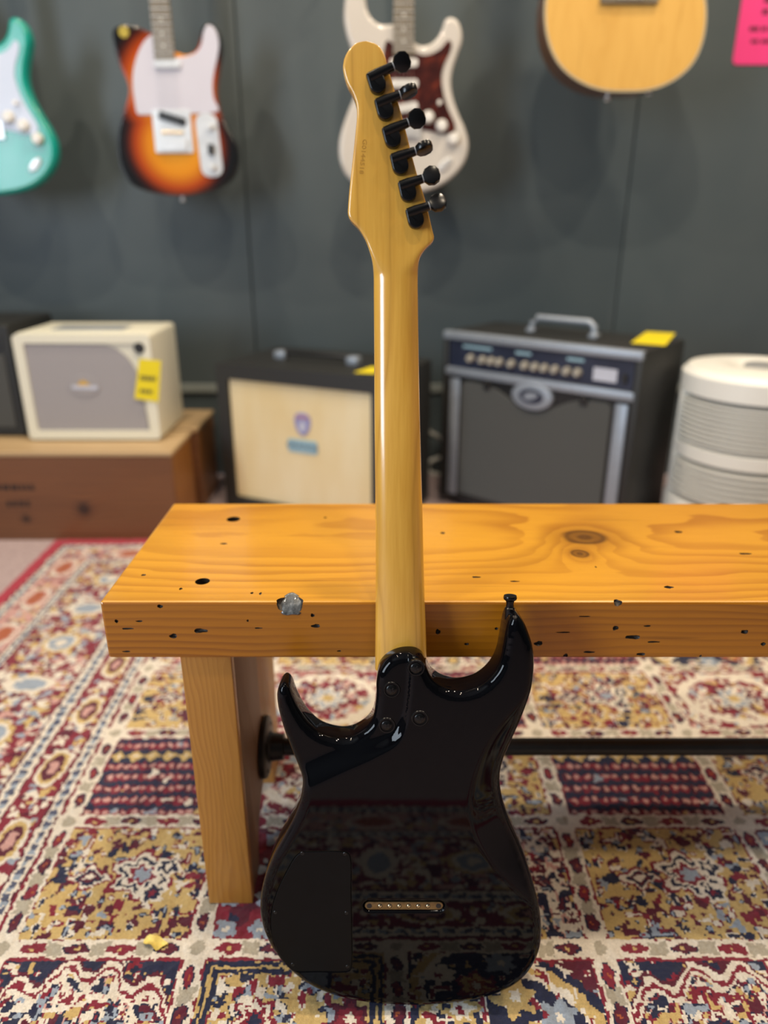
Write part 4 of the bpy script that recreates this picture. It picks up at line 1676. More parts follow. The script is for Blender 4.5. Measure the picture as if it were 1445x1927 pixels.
# ---- sunburst single cutaway
GY = 2.33
def mat_burst():
    m = Mat('three_tone_sunburst', (0.5, 0.2, 0.03), 0.15, coat=0.7)
    x, y, z = m.xyz('Generated')
    dx = (x - 0.50) / 0.50
    dz = (z - 0.45) / 0.47
    # distance from the middle of the two bouts
    d1 = ((dx * dx) * 1.15 + ((z - 0.30) / 0.36) * ((z - 0.30) / 0.36)).sqrt()
    d2 = (((x - 0.50) / 0.52) * ((x - 0.50) / 0.52) + ((z - 0.64) / 0.42) * ((z - 0.64) / 0.42)).sqrt()
    d = d1.min(d2)
    c = m.ramp(d, [(0.0, (0.78, 0.36, 0.03)), (0.45, (0.72, 0.27, 0.012)), (0.70, (0.42, 0.06, 0.006)), (0.86, (0.05, 0.008, 0.004)), (0.95, (0.006, 0.005, 0.005))])
    m.color(c)
    return m


M['burst'] = mat_burst()
TELE = [(290, 66), (277, 59), (259, 50), (243, 46), (228, 47), (214, 53), (210, 66), (216, 97), (227, 128), (239, 155), (242, 172), (236, 197), (226, 226), (220, 259), (221, 291), (228, 320), (244, 344),
        (269, 358), (304, 366), (340, 368), (377, 364), (412, 354), (435, 336), (447, 307), (446, 276), (433, 249), (417, 220), (408, 193), (405, 170), (408, 141), (414, 112), (417, 87), (413, 64),
        (404, 48), (392, 43), (381, 50), (376, 68), (373, 86), (365, 97), (350, 103), (338, 100), (318, 90)]
tele, TL, tb = wall_guitar('sunburst_guitar', 'sunburst electric guitar with white pickguard hanging on the wall', TELE, GY, (340, 368), M['burst'], 0.044, 0.005)
tp = spline([TL(*p) for p in ((291, 66), (277, 72), (263, 93), (253, 124), (250, 152), (253, 187), (259, 215), (262, 216), (310, 215), (400, 212), (411, 209), (411, 203), (403, 187), (400, 163), (403, 136), (409, 108), (412, 82), (406, 58), (397, 48), (389, 49),
                              (383, 62), (379, 84), (369, 99), (350, 107), (330, 108), (310, 105), (298, 90))], 120)
pg = fix_normals(obj('pickguard', prism(tp, -0.0026, -0.0002, 0.0006, 1), M['white_plastic'], tele))
xa, za = TL(311, 112)
neck_hang(tele, TL, (311, 112), (311, 20), 0.055, 0.043, za + 0.47, 'rosewood', -0.003)


def rect_part(root, L, x0, x1, y0, y1, d0, d1, mat, name, r=0.002, rot=0.0, bev=0.0008):
    a = L(x0, y1); b = L(x1, y0)
    P = np.array(rrect(a[0], b[0], a[1], b[1], r, 3))
    if rot:
        c = P.mean(0)
        k, s_ = math.cos(rot), math.sin(rot)
        P = (P - c) @ np.array([[k, s_], [-s_, k]]) + c
    return fix_normals(obj(name, prism(P, d0, d1, bev, 1), mat, root, True))


rect_part(tele, TL, 292, 340, 113, 129, -0.010, -0.002, M['chrome'], 'neck_pickup', 0.006)
bp = rect_part(tele, TL, 294, 358, 206, 288, -0.0045, -0.0002, M['chrome'], 'bridge_plate', 0.004)
pk = rect_part(tele, TL, 300, 350, 216, 232, -0.0085, -0.0040, M['black_plastic'], 'bridge_pickup', 0.005, -0.28)
for k in range(3):
    zc = TL(326, 250)[1]
    xc = TL(326, 250)[0]
    fix_normals(obj('saddle', tube([(xc + (k - 1) * 0.021 - 0.009, -0.010, zc), (xc + (k - 1) * 0.021 + 0.009, -0.010, zc)], 0.0035, 10), M['brass'], tele, True))
rect_part(tele, TL, 302, 352, 262, 284, -0.011, -0.0045, M['chrome'], 'tailpiece', 0.004)
cp = rect_part(tele, TL, 378, 410, 213, 333, -0.0035, -0.0002, M['chrome'], 'control_plate', 0.024, 0.05)
knob(tele, TL, 397, 240, 0.0085, 0.018, M['chrome'], -0.0035)
knob(tele, TL, 401, 316, 0.0085, 0.018, M['chrome'], -0.0035)
rect_part(tele, TL, 394, 402, 272, 292, -0.016, -0.0035, M['black_plastic'], 'selector_switch', 0.003)
xb_, zb_ = TL(326, 250)
strings(tele, xa, zb_, za + 0.47, 0.052, 0.036, -0.014, -0.0115)
bx_, bz_ = TL(340, 369)
fix_normals(obj('strap_button', shift(lathe([(0.006, 0), (0.005, -0.004), (0.008, -0.011), (0.0065, -0.014), (0.0001, -0.014)], 14), (bx_, 0.022, bz_)), M['chrome'], tele, True))
tgq = fix_normals(obj('corner_tag', shift(lathe([(0.014, 0), (0.014, 0.0006)], 16, 'y'), (*[TL(233, 60)[0]], -0.0006, TL(233, 60)[1])), simple('amber_sticker', (0.42, 0.33, 0.03), 0.5, 0.05, 20), tele))

# ---- two double-cutaway guitars from one outline
STRAT = [(750, 62), (741, 44), (728, 45), (715, 44), (701, 35), (692, 20), (688, 0), (687, -20), (684, -38), (676, -48), (665, -46), (656, -32), (650, -10), (647, 16), (647, 39), (652, 66), (660, 90), (668, 118),
         (671, 148), (667, 178), (655, 208), (642, 246), (637, 276), (640, 306), (652, 332), (679, 354), (709, 364), (748, 367), (788, 363), (827, 351), (857, 329), (876, 302), (882, 272), (876, 243), (863, 213),
         (853, 183), (849, 154), (853, 128), (863, 98), (870, 75), (868, 51), (860, 36), (848, 31), (838, 36), (833, 51), (825, 68), (811, 81), (794, 85), (780, 79), (768, 70)]
STRAT_PG = [(742, 84), (728, 76), (722, 96), (720, 138), (725, 197), (738, 236), (764, 247), (797, 245), (838, 253), (856, 246), (855, 232), (843, 205), (834, 175), (831, 145), (836, 122), (846, 100), (850, 84), (845, 75),
            (826, 94), (800, 104), (782, 100), (760, 96)]


def strat(name, label, mat, pgm, knobm, shift_x=0.0):
    root, L, body = wall_guitar(name, label, STRAT, 2.30, (748, 367), mat, 0.045, 0.011, shift_x=shift_x)
    pgs = spline([L(*p) for p in STRAT_PG], 110)
    fix_normals(obj('pickguard', prism(pgs, -0.0028, -0.0002, 0.0006, 1), pgm, root))
    xa, za = L(759, 104)
    neck_hang(root, L, (759, 104), (759, 10), 0.056, 0.043, za + 0.47, 'rosewood', -0.003)
    for (a, b, c, d, rt) in ((734, 786, 111, 127, 0.0), (734, 786, 150, 166, 0.0), (733, 786, 196, 212, 0.16)):
        pu = rect_part(root, L, a, b, c, d, -0.010, -0.0026, knobm, 'pickup', 0.007, rt)
        xm, zm = L((a + b) / 2, (c + d) / 2)
        for k in range(6):
            t = (k - 2.5) * 0.0104
            pz = obj('pole_piece', shift(lathe([(0.0024, 0), (0.0024, 0.0008)], 8, 'y'), (xm + t, -0.010, zm - t * rt * -1.0)), M['chrome'], pu)
    rect_part(root, L, 730, 792, 228, 262, -0.006, -0.0004, M['chrome'], 'bridge_plate', 0.003)
    for k in range(6):
        xm, zm = L(761, 246)
        rect = box(xm + (k - 2.5) * 0.0106 - 0.0046, xm + (k - 2.5) * 0.0106 + 0.0046, -0.012, -0.006, zm - 0.016, zm + 0.012, 0.0012, 1)
        obj('saddle', rect, M['chrome'], root, True)
    for (px, py) in ((806, 221), (831, 237), (853, 262)):
        knob(root, L, px, py, 0.0165, 0.016, knobm)
    sx, sz = L(825, 197)
    fix_normals(obj('selector_switch', tube([(sx, -0.002, sz), (sx + 0.002, -0.018, sz + 0.004)], [0.003, 0.0055], 10), knobm, root, True))
    jx, jz = L(838, 310)
    jm = Matrix.Translation(Vector((jx, -0.0005, jz))) @ Matrix.Rotation(math.radians(-42), 4, 'Y')
    fix_normals(obj('jack_plate', xform(prism(circle(0, 0, 0.024, 24, 0.012), -0.004, 0.0, 0.003, 3, 0.0), jm), M['chrome'], root, True))
    strings(root, xa, L(761, 250)[1], za + 0.47, 0.052, 0.036, -0.0135, -0.0115)
    return root


def mat_tort():
    m = Mat('tortoiseshell_plastic', (0.06, 0.01, 0.008), 0.25)
    x, y, z = m.xyz()
    n = m.noise(m.vec(x, y, z), 38, 3, 0.6)
    m.color(m.ramp(n, [(0.35, (0.028, 0.007, 0.007)), (0.55, (0.055, 0.012, 0.010)), (0.72, (0.17, 0.030, 0.014))]))
    return m


M['tortoise'] = mat_tort()
strat('white_guitar', 'shell white electric guitar with dark tortoiseshell pickguard hanging behind the headstock', M['pearl_white'], M['tortoise'], M['knob_white'])
strat('teal_guitar', 'teal electric guitar with pale pickguard cut by the left frame edge', M['teal'], M['pearl_plastic'], M['knob_white'], shift_x=-1.165)

# ---- acoustic
AY = 2.22
half = [(1177, 173), (1215, 171), (1250, 161), (1282, 142), (1306, 116), (1322, 80), (1329, 40), (1328, 0), (1318, -45), (1302, -85), (1290, -120), (1288, -150), (1294, -185), (1297, -215), (1288, -248), (1258, -270), (1210, -280), (1177, -281)]
AC = half + [(2 * 1177 - x_, y_) for x_, y_ in reversed(half[1:-1])]
bA = on_y(1177, 173, AY)
ac = empty('acoustic_guitar', (bA[0], AY, bA[2]), label='natural spruce top acoustic guitar hanging at the upper right', cat='guitar', group='guitars hanging on the wall')


def AL(px, py):
    p = on_y(px, py, AY)
    return (p[0] - bA[0], p[2] - bA[2])


aout = spline([AL(*p) for p in AC], 130)
M['spruce'] = mat_wood('spruce_top', (0.55, 0.29, 0.060), (0.74, 0.45, 0.125), 'z', (0.0, -2.0), 320.0, (), 0.22, 0.6, warp=0.01, lines=0.35)
fix_normals(obj('sides', prism(aout, 0.003, 0.112, 0.0, 1, 0.004), M['ac_side'], ac, True))
inn_ = aout + inward(aout) * 0.004
fix_normals(obj('soundboard', prism(inn_, -0.001, 0.003, 0.0008, 1, 0.0), M['spruce'], ac))
nb = len(aout)
Vb = [(p[0], -0.0008, p[1]) for p in aout] + [(p[0], -0.0008, p[1]) for p in inn_] + [(p[0], 0.006, p[1]) for p in aout + inward(aout) * -0.0006]
Fb = []
for i in range(nb):
    k = (i + 1) % nb
    Fb.append([i, k, nb + k, nb + i])
    Fb.append([i, k, 2 * nb + k, 2 * nb + i])
fix_normals(obj('binding', (Vb, Fb), M['binding'], ac, True))
b0_ = AL(1128, 8); b1_ = AL(1240, -16)
fix_normals(obj('bridge', prism(rrect(b0_[0], b1_[0], b0_[1], b1_[1], 0.006, 4), -0.010, -0.001, 0.003, 2, 0.0), M['rosewood'], ac, True))
for k in range(6):
    xk = AL(1184, 0)[0] + (k - 2.5) * 0.011
    fix_normals(obj('bridge_pin', shift(lathe([(0.003, 0), (0.0032, 0.003), (0.0015, 0.0048), (0.0001, 0.005)], 10, 'y'), (xk, -0.0095, AL(1184, -2)[1])), M['knob_white'], ac, True))
hx_, hz_ = AL(1177, -110)
fix_normals(obj('soundhole', shift(lathe([(0.050, 0), (0.050, 0.0004)], 36, 'y'), (hx_, -0.001, hz_)), M['black_plastic'], ac))
fix_normals(obj('rosette', shift((lambda g: ([(x_, y_, z_) for x_, y_, z_ in g[0]], g[1]))(lathe([(0.051, 0.0), (0.051, 0.0006), (0.058, 0.0006), (0.058, 0.0)], 40, 'y', False)), (hx_, -0.001, hz_)), M['ac_side'], ac))
zt = AL(1177, -150)[1]
neck_hang(ac, AL, (1177, -150), (1177, -250), 0.056, 0.044, zt + 0.44, 'rosewood', -0.002)
for (px, yy) in ((1177, 0.055),):
    fix_normals(obj('strap_button', shift(lathe([(0.006, 0.002), (0.005, -0.004), (0.008, -0.011), (0.0065, -0.014), (0.0001, -0.014)], 14), (AL(1154, 173)[0], yy, AL(1177, 173)[1])), M['chrome'], ac, True))
fix_normals(obj('output_jack', shift(lathe([(0.007, 0.002), (0.007, -0.004), (0.004, -0.005), (0.0001, -0.005)], 14), (AL(1232, 173)[0], 0.05, AL(1232, 170)[1])), M['chrome'], ac, True))

# hangers that carry the necks (above the frame)
HANG = []
for rt in [o for o in list(bpy.data.objects) if o.parent is None and o.get('group') == 'guitars hanging on the wall']:
    hd = [c for c in rt.children if c.name.startswith('headstock')][0]
    HANG.append((rt.location.x + hd.location.x, rt.location.y, rt.location.z + hd.location.z - 0.075))
words = {0: 'sunburst guitar', 1: 'white guitar', 2: 'teal guitar', 3: 'acoustic guitar'}
for i, (hx_, hy_, hz_) in enumerate(HANG):
    r_ = empty('guitar_hanger', (hx_, WALL_Y, hz_), label='black yoke wall hanger holding up the ' + words[i], cat='hanger', group='hangers above the frame')
    yb = -(WALL_Y - hy_) + 0.020
    obj('arm', tube([(0, -0.002, 0.0), (0, yb + 0.004, 0.0)], 0.005, 8), M['iron'], r_, True)
    obj('yoke', box(-0.035, 0.035, yb, yb + 0.010, -0.006, 0.006, 0.002, 1), M['iron'], r_, True)
    obj('wall_plate', box(-0.03, 0.03, -0.012, -0.0005, -0.04, 0.04, 0.003, 2), M['iron'], r_, True)

# ---- pink notice on the wall
pa = on_y(1377, 122, WALL_Y)
px0, pz0 = pa[0], pa[2]
poster = empty('notice', (px0 + 0.15, WALL_Y, pz0), label='hot pink paper notice with dark lettering on the wall', cat='poster')
fix_normals(obj('sheet', prism(rrect(-0.15, 0.15, 0, 0.40, 0.014, 4), -0.0022, -0.0008, 0.0, 1), M['pink_paper'], poster))
for (zz, x0_, x1_, hh) in ((0.060, -0.105, 0.10, 0.010), (0.092, -0.115, 0.11, 0.012), (0.135, -0.085, 0.10, 0.015), (0.164, -0.085, 0.11, 0.015), (0.193, -0.09, 0.10, 0.016), (0.23, -0.09, 0.11, 0.016), (0.30, -0.1, 0.1, 0.03)):
    x_ = x0_
    k = 0
    gl = []
    while x_ < x1_:
        w = random.uniform(0.012, 0.034)
        gl.append(box(x_, min(x_ + w, x1_), -0.0026, -0.0020, zz - hh / 2, zz + hh / 2))
        x_ += w + 0.007
    o_ = obj('printed_line', merge(*gl), M['pink_ink'], poster)

# ---- crates on the left
def mat_crate(name, lo, hi, along):
    return mat_wood(name, lo, hi, along, (0.05, -0.30), 120.0, (), 0.5, 0.15, lines=0.6)


M['crate_front'] = mat_wood('stained_crate_wood', (0.050, 0.017, 0.008), (0.21, 0.080, 0.027), 'x', (0.05, -0.3), 60.0, ((0.150, -0.030, 0.016, 0.017, 'f'), (-0.02, -0.060, 0.010, 0.009, 'f')), 0.45, 0.2, lines=0.7)
M['crate_side'] = mat_wood('amber_crate_wood', (0.16, 0.055, 0.010), (0.34, 0.135, 0.024), 'y', (0.05, -0.3), 90.0, (), 0.45, 0.2)
M['crate_top'] = mat_wood('pale_crate_board', (0.30, 0.185, 0.085), (0.56, 0.40, 0.22), 'x', (0.05, -0.3), 90.0, (), 0.55, 0.05, lines=0.5)
CZ = 0.251


def crate(name, label, x0, x1, y0, y1, z1, rz=0.0):
    r_ = empty(name, ((x0 + x1) / 2, (y0 + y1) / 2, FLOOR_Z), rz, label, 'crate', 'wooden crates along the wall')
    w, d, h = (x1 - x0) / 2, (y1 - y0) / 2, z1 - FLOOR_Z
    t = 0.016
    obj('front_board', box(-w, w, -d, -d + t, 0, h - 0.014, 0.002, 1), M['crate_front'], r_, True)
    obj('back_board', box(-w, w, d - t, d, 0, h - 0.014, 0.002, 1), M['crate_front'], r_, True)
    for s_ in (-1, 1):
        xa_, xb_ = sorted((s_ * w, s_ * (w - t)))
        obj('side_board', box(xa_ - (0.0005 if s_ < 0 else -0.0005), xb_ + (0.0005 if s_ > 0 else -0.0005), -d + t + 0.0005, d - t - 0.0005, 0, h - 0.014, 0.002, 1), M['crate_side'], r_, True)
    n = 2
    for k in range(n):
        ya = -d + 2 * d * k / n
        obj('top_board', box(-w - 0.004, w + 0.004, ya + 0.001 - (0.004 if k == 0 else 0), ya + 2 * d / n - 0.001, h - 0.0135, h, 0.002, 1), M['crate_top'], r_, True)
    return r_


c1 = crate('wooden_crate', 'stained wooden crate at the rug edge carrying the cream amplifier', -1.42, -0.592, 1.950, 2.178, CZ)
# faint stencil on the front
for (px, py, w) in ((30, 917, 0.11), (36, 948, 0.07)):
    q = on_y(px, py, 1.950)
    lx_ = q[0] - c1.location.x
    lz_ = q[2] - c1.location.z
    gl = []
    x_ = lx_ - w / 2
    while x_ < lx_ + w / 2:
        ww = random.uniform(0.008, 0.02)
        gl.append(box(x_, x_ + ww, -0.1146, -0.1138, lz_ - 0.009, lz_ + 0.009))
        x_ += ww + 0.005
    obj('stencil_mark', merge(*gl), simple('faded_stencil', (0.035, 0.016, 0.010), 0.7, 0.1, 30), c1)
crate('wooden_crate', 'wooden crate against the wall behind the cream amplifier', -1.36, -0.580, 2.196, 2.436, CZ + 0.002)


def tag_card(root, mat_pts, name='price_tag', lines_=((0.35, 0.6), (0.12, 0.45))):
    """flat card given by four corners (root space), with handwriting strokes"""
    P = [Vector(p) for p in mat_pts]           # tl, tr, br, bl
    n = (P[1] - P[0]).cross(P[3] - P[0]).normalized()
    V = [tuple(p) for p in P] + [tuple(p + n * 0.0007) for p in P]
    return fix_normals(obj(name, (V, [[0, 1, 2, 3], [7, 6, 5, 4], [0, 4, 5, 1], [1, 5, 6, 2], [2, 6, 7, 3], [3, 7, 4, 0]]), M['yellow_tag'], root)), P, n


# ---- cream amplifier on the crate
w0 = on_z(58, 828, CZ)
AX0, AX1, AYf, AH, AD = -1.028, -0.644, 2.055, 0.306, 0.262
wa = empty('guitar_amplifier', ((AX0 + AX1) / 2, AYf, CZ), 0.0, 'cream guitar amplifier with grey grille and yellow price tag on the crate', 'amplifier')
W2 = (AX1 - AX0) / 2
Z0 = 0.004
obj('cabinet', box(-W2, W2, 0.014, AD, Z0, AH, 0.012, 3), M['tolex_cream'], wa, True)
# front rim
rim_o = np.array(rrect(-W2 + 0.002, W2 - 0.002, Z0 + 0.002, AH - 0.002, 0.012, 4))
rim_i = np.array(rrect(-W2 + 0.030, W2 - 0.030, Z0 + 0.028, AH - 0.026, 0.006, 4))
nr = len(rim_o)
Vr = [(p[0], 0.0, p[1]) for p in rim_o] + [(p[0], 0.0, p[1]) for p in rim_i] + [(p[0], 0.016, p[1]) for p in rim_o] + [(p[0], 0.016, p[1]) for p in rim_i]
Fr = []
for i in range(nr):
    k = (i + 1) % nr
    Fr += [[i, k, nr + k, nr + i], [i, k, 2 * nr + k, 2 * nr + i], [nr + i, nr + k, 3 * nr + k, 3 * nr + i]]
fix_normals(obj('front_frame', (Vr, Fr), M['tolex_cream'], wa, False))
gp = [(-W2 + 0.030, Z0 + 0.028), (W2 - 0.034, Z0 + 0.028), (W2 - 0.042, Z0 + 0.135)]
for k in range(9):
    a = math.radians(4 + 82 * k / 8)
    gp.append((W2 - 0.140 + 0.096 * math.cos(a), AH - 0.150 + 0.120 * math.sin(a)))
gp += [(-W2 + 0.034, AH - 0.028), (-W2 + 0.030, AH - 0.032)]
fix_normals(obj('baffle', box(-W2 + 0.029, W2 - 0.029, 0.008, 0.016, Z0 + 0.027, AH - 0.025), M['tolex_cream'], wa))
fix_normals(obj('grille_cloth', prism(gp, 0.004, 0.0085, 0.001, 1), M['grille_grey'], wa))
kx, kz = on_y(262, 655, AYf)[0] - wa.location.x, on_y(262, 655, AYf)[2] - CZ
fix_normals(obj('knob', shift(lathe([(0.017, 0), (0.017, 0.006), (0.013, 0.012), (0.0001, 0.012)], 20, 'y'), (kx, 0.008, kz)), M['black_plastic'], wa, True))
lx_, lz_ = on_y(158, 727, AYf)[0] - wa.location.x, on_y(158, 727, AYf)[2] - CZ
em = fix_normals(obj('badge', prism(circle(lx_, lz_, 0.044, 32, 0.030), 0.0018, 0.0042, 0.0008, 1), M['grille_grey'], wa))
fix_normals(obj('emblem', prism([(lx_ - 0.020, lz_ + 0.002), (lx_ + 0.018, lz_ + 0.002), (lx_ + 0.010, lz_ + 0.012), (lx_ - 0.002, lz_ + 0.018), (lx_ - 0.012, lz_ + 0.012)], 0.0008, 0.0020, 0.0, 1), M['logo_amber'], em))
fix_normals(obj('nameplate', prism([(lx_ - 0.034, lz_ - 0.008), (lx_ + 0.036, lz_ - 0.010), (lx_ + 0.038, lz_ + 0.001), (lx_ - 0.036, lz_ + 0.002)], 0.0006, 0.0020, 0.0, 1), M['logo_pale'], em))
obj('control_panel', box(-W2 + 0.08, W2 - 0.10, 0.075, 0.165, AH - 0.001, AH + 0.002, 0.001, 1), M['trim_silver'], wa, True)
# tag hangs from the knob, across the front and round the corner edge
tc = [on_y(px, py, AYf - 0.003) for px, py in ((262, 675), (303, 679), (298, 757), (253, 750))]
tcl = [(p[0] - wa.location.x, -0.003, p[2] - CZ) for p in tc]
tg_, TP, tn_ = tag_card(wa, tcl)


def scribble(root, part, P, rows, fwd=-0.0006):
    for (v, a, b, h) in rows:
        gl = []
        u = a
        while u < b:
            du = random.uniform(0.08, 0.16)
            u2 = min(u + du, b)
            pts = [P[0] + (P[1] - P[0]) * uu + (P[3] - P[0]) * vv for uu, vv in ((u, v), (u2, v + 0.01), (u2, v + h), (u, v + h))]
            nn = (P[1] - P[0]).cross(P[3] - P[0]).normalized() * fwd
            base_ = len(gl)
            gl.append(([tuple(p + nn) for p in pts] + [tuple(p) for p in pts], [[0, 1, 2, 3], [7, 6, 5, 4], [0, 4, 5, 1], [1, 5, 6, 2], [2, 6, 7, 3], [3, 7, 4, 0]]))
            u = u2 + 0.05
        fix_normals(obj('handwriting', merge(*gl), M['ink'], part))


scribble(wa, tg_, TP, ((0.40, 0.16, 0.86, 0.12), (0.74, 0.22, 0.80, 0.10)))

# ---- black amplifier at the left frame edge
ba = empty('guitar_amplifier', (-1.225, 2.10, CZ), 0.0, 'black amplifier cut by the left frame edge beside the cream one', 'amplifier')
obj('cabinet', box(-0.18, 0.170, 0.012, 0.30, 0.004, 0.325, 0.008, 2), M['tolex_black'], ba, True)
fix_normals(obj('front_frame', prism(rrect(-0.178, 0.168, 0.006, 0.323, 0.008), 0.004, 0.014, 0.003, 1, 0.0), M['tolex_black'], ba, True))
obj('grille_cloth', box(-0.155, 0.145, 0.000, 0.006, 0.03, 0.24, 0.001, 1), M['grille_dark'], ba, True)
obj('control_panel', box(-0.155, 0.145, 0.001, 0.006, 0.255, 0.305, 0.001, 1), M['black_plastic'], ba, True)
obj('handle', tube([(-0.07, 0.15, 0.323), (-0.065, 0.15, 0.338), (0.06, 0.15, 0.338), (0.065, 0.15, 0.323)], 0.006, 8), M['black_plastic'], ba, True)

# ---- speaker cabinet with the cream grille
def mat_basket():
    m = Mat('cream_basketweave', (0.7, 0.6, 0.42), 0.75)
    x, y, z = m.xyz()
    n = m.noise(m.vec(x * 3, y, z), 3.0, 2)
    w = ((z * 900.0).sin() * 0.5 + 0.5) * 0.5 + ((x * 900.0).sin() * 0.5 + 0.5) * 0.5
    c = m.ramp(n, [(0.3, srgb(232, 210, 158)), (0.7, srgb(240, 226, 188))])
    m.color(m.mix(w * 0.22, c, srgb(165, 140, 95)))
    m.bump(w, 0.3, 0.001)
    return m


M['basket'] = mat_basket()
ORZ = -math.radians(25.5)
oc = empty('speaker_cabinet', (-0.505, 2.195, FLOOR_Z), ORZ, 'black speaker cabinet with cream woven grille standing behind the bench', 'speaker')
OW, OD, OH = 0.560, 0.345, 0.470
obj('cabinet', box(0, OW, 0.016, OD, 0.010, OH, 0.010, 3), M['tolex_black'], oc, True)
fr_o = np.array(rrect(0.001, OW - 0.001, 0.011, OH - 0.001, 0.010, 4))
fr_i = np.array(rrect(0.040, OW - 0.040, 0.052, OH - 0.045, 0.004, 4))
nr = len(fr_o)
Vr = [(p[0], 0.0, p[1]) for p in fr_o] + [(p[0], 0.0, p[1]) for p in fr_i] + [(p[0], 0.018, p[1]) for p in fr_o] + [(p[0], 0.020, p[1]) for p in fr_i]
Fr = []
for i in range(nr):
    k = (i + 1) % nr
    Fr += [[i, k, nr + k, nr + i], [i, k, 2 * nr + k, 2 * nr + i], [nr + i, nr + k, 3 * nr + k, 3 * nr + i]]
fix_normals(obj('front_frame', (Vr, Fr), M['tolex_black'], oc))
obj('grille_cloth', box(0.039, OW - 0.039, 0.011, 0.0165, 0.051, OH - 0.044), M['basket'], oc)


def front_uv(root, rz, px, py, D=0.0):
    """pixel -> local (x, z) on the front plane y = D of a turned box"""
    d = Vector(ray(px, py))
    o = Vector((0, 0, H))
    nrm = Vector((math.sin(rz), -math.cos(rz), 0))
    p0 = Vector(root.location) - nrm * D
    t = (p0 - o).dot(nrm) / d.dot(nrm)
    q = o + d * t - Vector(root.location)
    return (q.x * math.cos(rz) + q.y * math.sin(rz), q.z)


cx_, cz_ = front_uv(oc, ORZ, 566, 799)
cr = fix_normals(obj('crest', prism(spline([(cx_ - 0.024, cz_ + 0.024), (cx_, cz_ + 0.033), (cx_ + 0.024, cz_ + 0.024), (cx_ + 0.026, cz_ - 0.004), (cx_ + 0.015, cz_ - 0.028), (cx_, cz_ - 0.036), (cx_ - 0.015, cz_ - 0.028), (cx_ - 0.026, cz_ - 0.004)], 30), 0.008, 0.0112, 0.0008, 1), M['logo_violet'], oc))
fix_normals(obj('crest_band', prism([(cx_ - 0.022, cz_ + 0.016), (cx_ + 0.022, cz_ + 0.016), (cx_ + 0.022, cz_ + 0.024), (cx_ - 0.022, cz_ + 0.024)], 0.0068, 0.0082, 0.0, 1), M['logo_pink'], cr))
fix_normals(obj('crest_tree', prism(circle(cx_, cz_ - 0.008, 0.010, 12, 0.015), 0.0068, 0.0082, 0.0, 1), M['logo_pale'], cr))
wx, wz = front_uv(oc, ORZ, 566, 842)
nmp = fix_normals(obj('nameplate', prism(rrect(wx - 0.050, wx + 0.050, wz - 0.020, wz + 0.020, 0.006, 3), 0.0085, 0.0112, 0.0006, 1), M['logo_blue'], oc))
tx = text_geo('ORANGE', 0.0265, 0.0005)
tx = [(p[0] + wx, 0.0080 - p[2], p[1] + wz) for p in tx[0]], tx[1]
fix_normals(obj('lettering', tx, M['logo_dark'], nmp))
obj('handle', tube([(0.14, 0.15, OH - 0.002), (0.145, 0.15, OH + 0.016), (0.16, 0.15, OH + 0.020), (0.37, 0.15, OH + 0.020), (0.385, 0.15, OH + 0.016), (0.39, 0.15, OH - 0.002)], 0.0075, 10), M['black_plastic'], oc, True)
for hx0 in (0.135, 0.385):
    obj('handle_end', box(hx0 - 0.014, hx0 + 0.024, 0.132, 0.168, OH - 0.001, OH + 0.024, 0.006, 2), M['trim_silver'], oc, True)
tt = [(0.455, 0.135, OH + 0.001), (0.515, 0.150, OH + 0.001), (0.505, 0.045, OH + 0.001), (0.450, 0.035, OH + 0.001)]
tag_card(oc, tt)
for fx, fy in ((0.05, 0.05), (OW - 0.05, 0.05), (0.05, OD - 0.05), (OW - 0.05, OD - 0.05)):
    obj('foot', shift(lathe([(0.016, 0.0), (0.018, 0.012)], 14), (fx, fy, 0)), M['black_plastic'], oc, True)

# ---- large black combo amplifier on the right
PRZ = -math.radians(40.5)
PW, PD, PH = 0.622, 0.292, 0.545
pa_ = empty('guitar_amplifier', (0.180, 2.262, -0.0065), PRZ, 'large black combo amplifier with silver oval badge and row of ivory knobs', 'amplifier')
obj('cabinet', box(0, PW, 0.022, PD, 0.014, PH, 0.008, 2), M['tolex_black'], pa_, True)
for sx0, sx1, nm in ((0.0, 0.020, 'side_trim'), (PW - 0.020, PW, 'side_trim')):
    obj(nm, box(sx0, sx1, 0.0, 0.024, 0.014, PH, 0.004, 2), M['tolex_black'], pa_, True)
obj('top_rail', box(0.0, PW, -0.004, 0.024, PH - 0.024, PH + 0.001, 0.006, 2), M['trim_silver'], pa_, True, label='silver trimmed top rail')
cpz0, cpz1 = PH - 0.104, PH - 0.026
obj('control_panel', box(0.022, PW - 0.022, 0.006, 0.022, cpz0, cpz1), M['panel_blue'], pa_)
obj('lower_rail', box(0.012, PW - 0.012, -0.002, 0.022, cpz0 - 0.026, cpz0 - 0.001, 0.005, 2), M['trim_silver'], pa_, True)
zk = (cpz0 + cpz1) / 2 - 0.008
for k, u in enumerate((0.100, 0.142, 0.172, 0.200, 0.240, 0.284, 0.316, 0.346, 0.378, 0.414, 0.446)):
    fix_normals(obj('knob', shift(lathe([(0.0125, 0), (0.012, 0.006), (0.009, 0.015), (0.0001, 0.015)], 16, 'y'), (u, 0.006, zk)), M['knob_cream'], pa_, True))
for u in (0.07, 0.12, 0.25, 0.41):
    obj('panel_print', box(u, u + 0.05, 0.0052, 0.0062, cpz1 - 0.018, cpz1 - 0.010), M['logo_blue'], pa_)
obj('model_plate', box(0.490, 0.556, 0.0045, 0.0062, zk - 0.014, zk + 0.020), M['logo_pale'], pa_)
obj('power_switch', box(0.572, 0.586, -0.002, 0.006, zk - 0.012, zk + 0.012, 0.002, 1), M['black_plastic'], pa_, True)
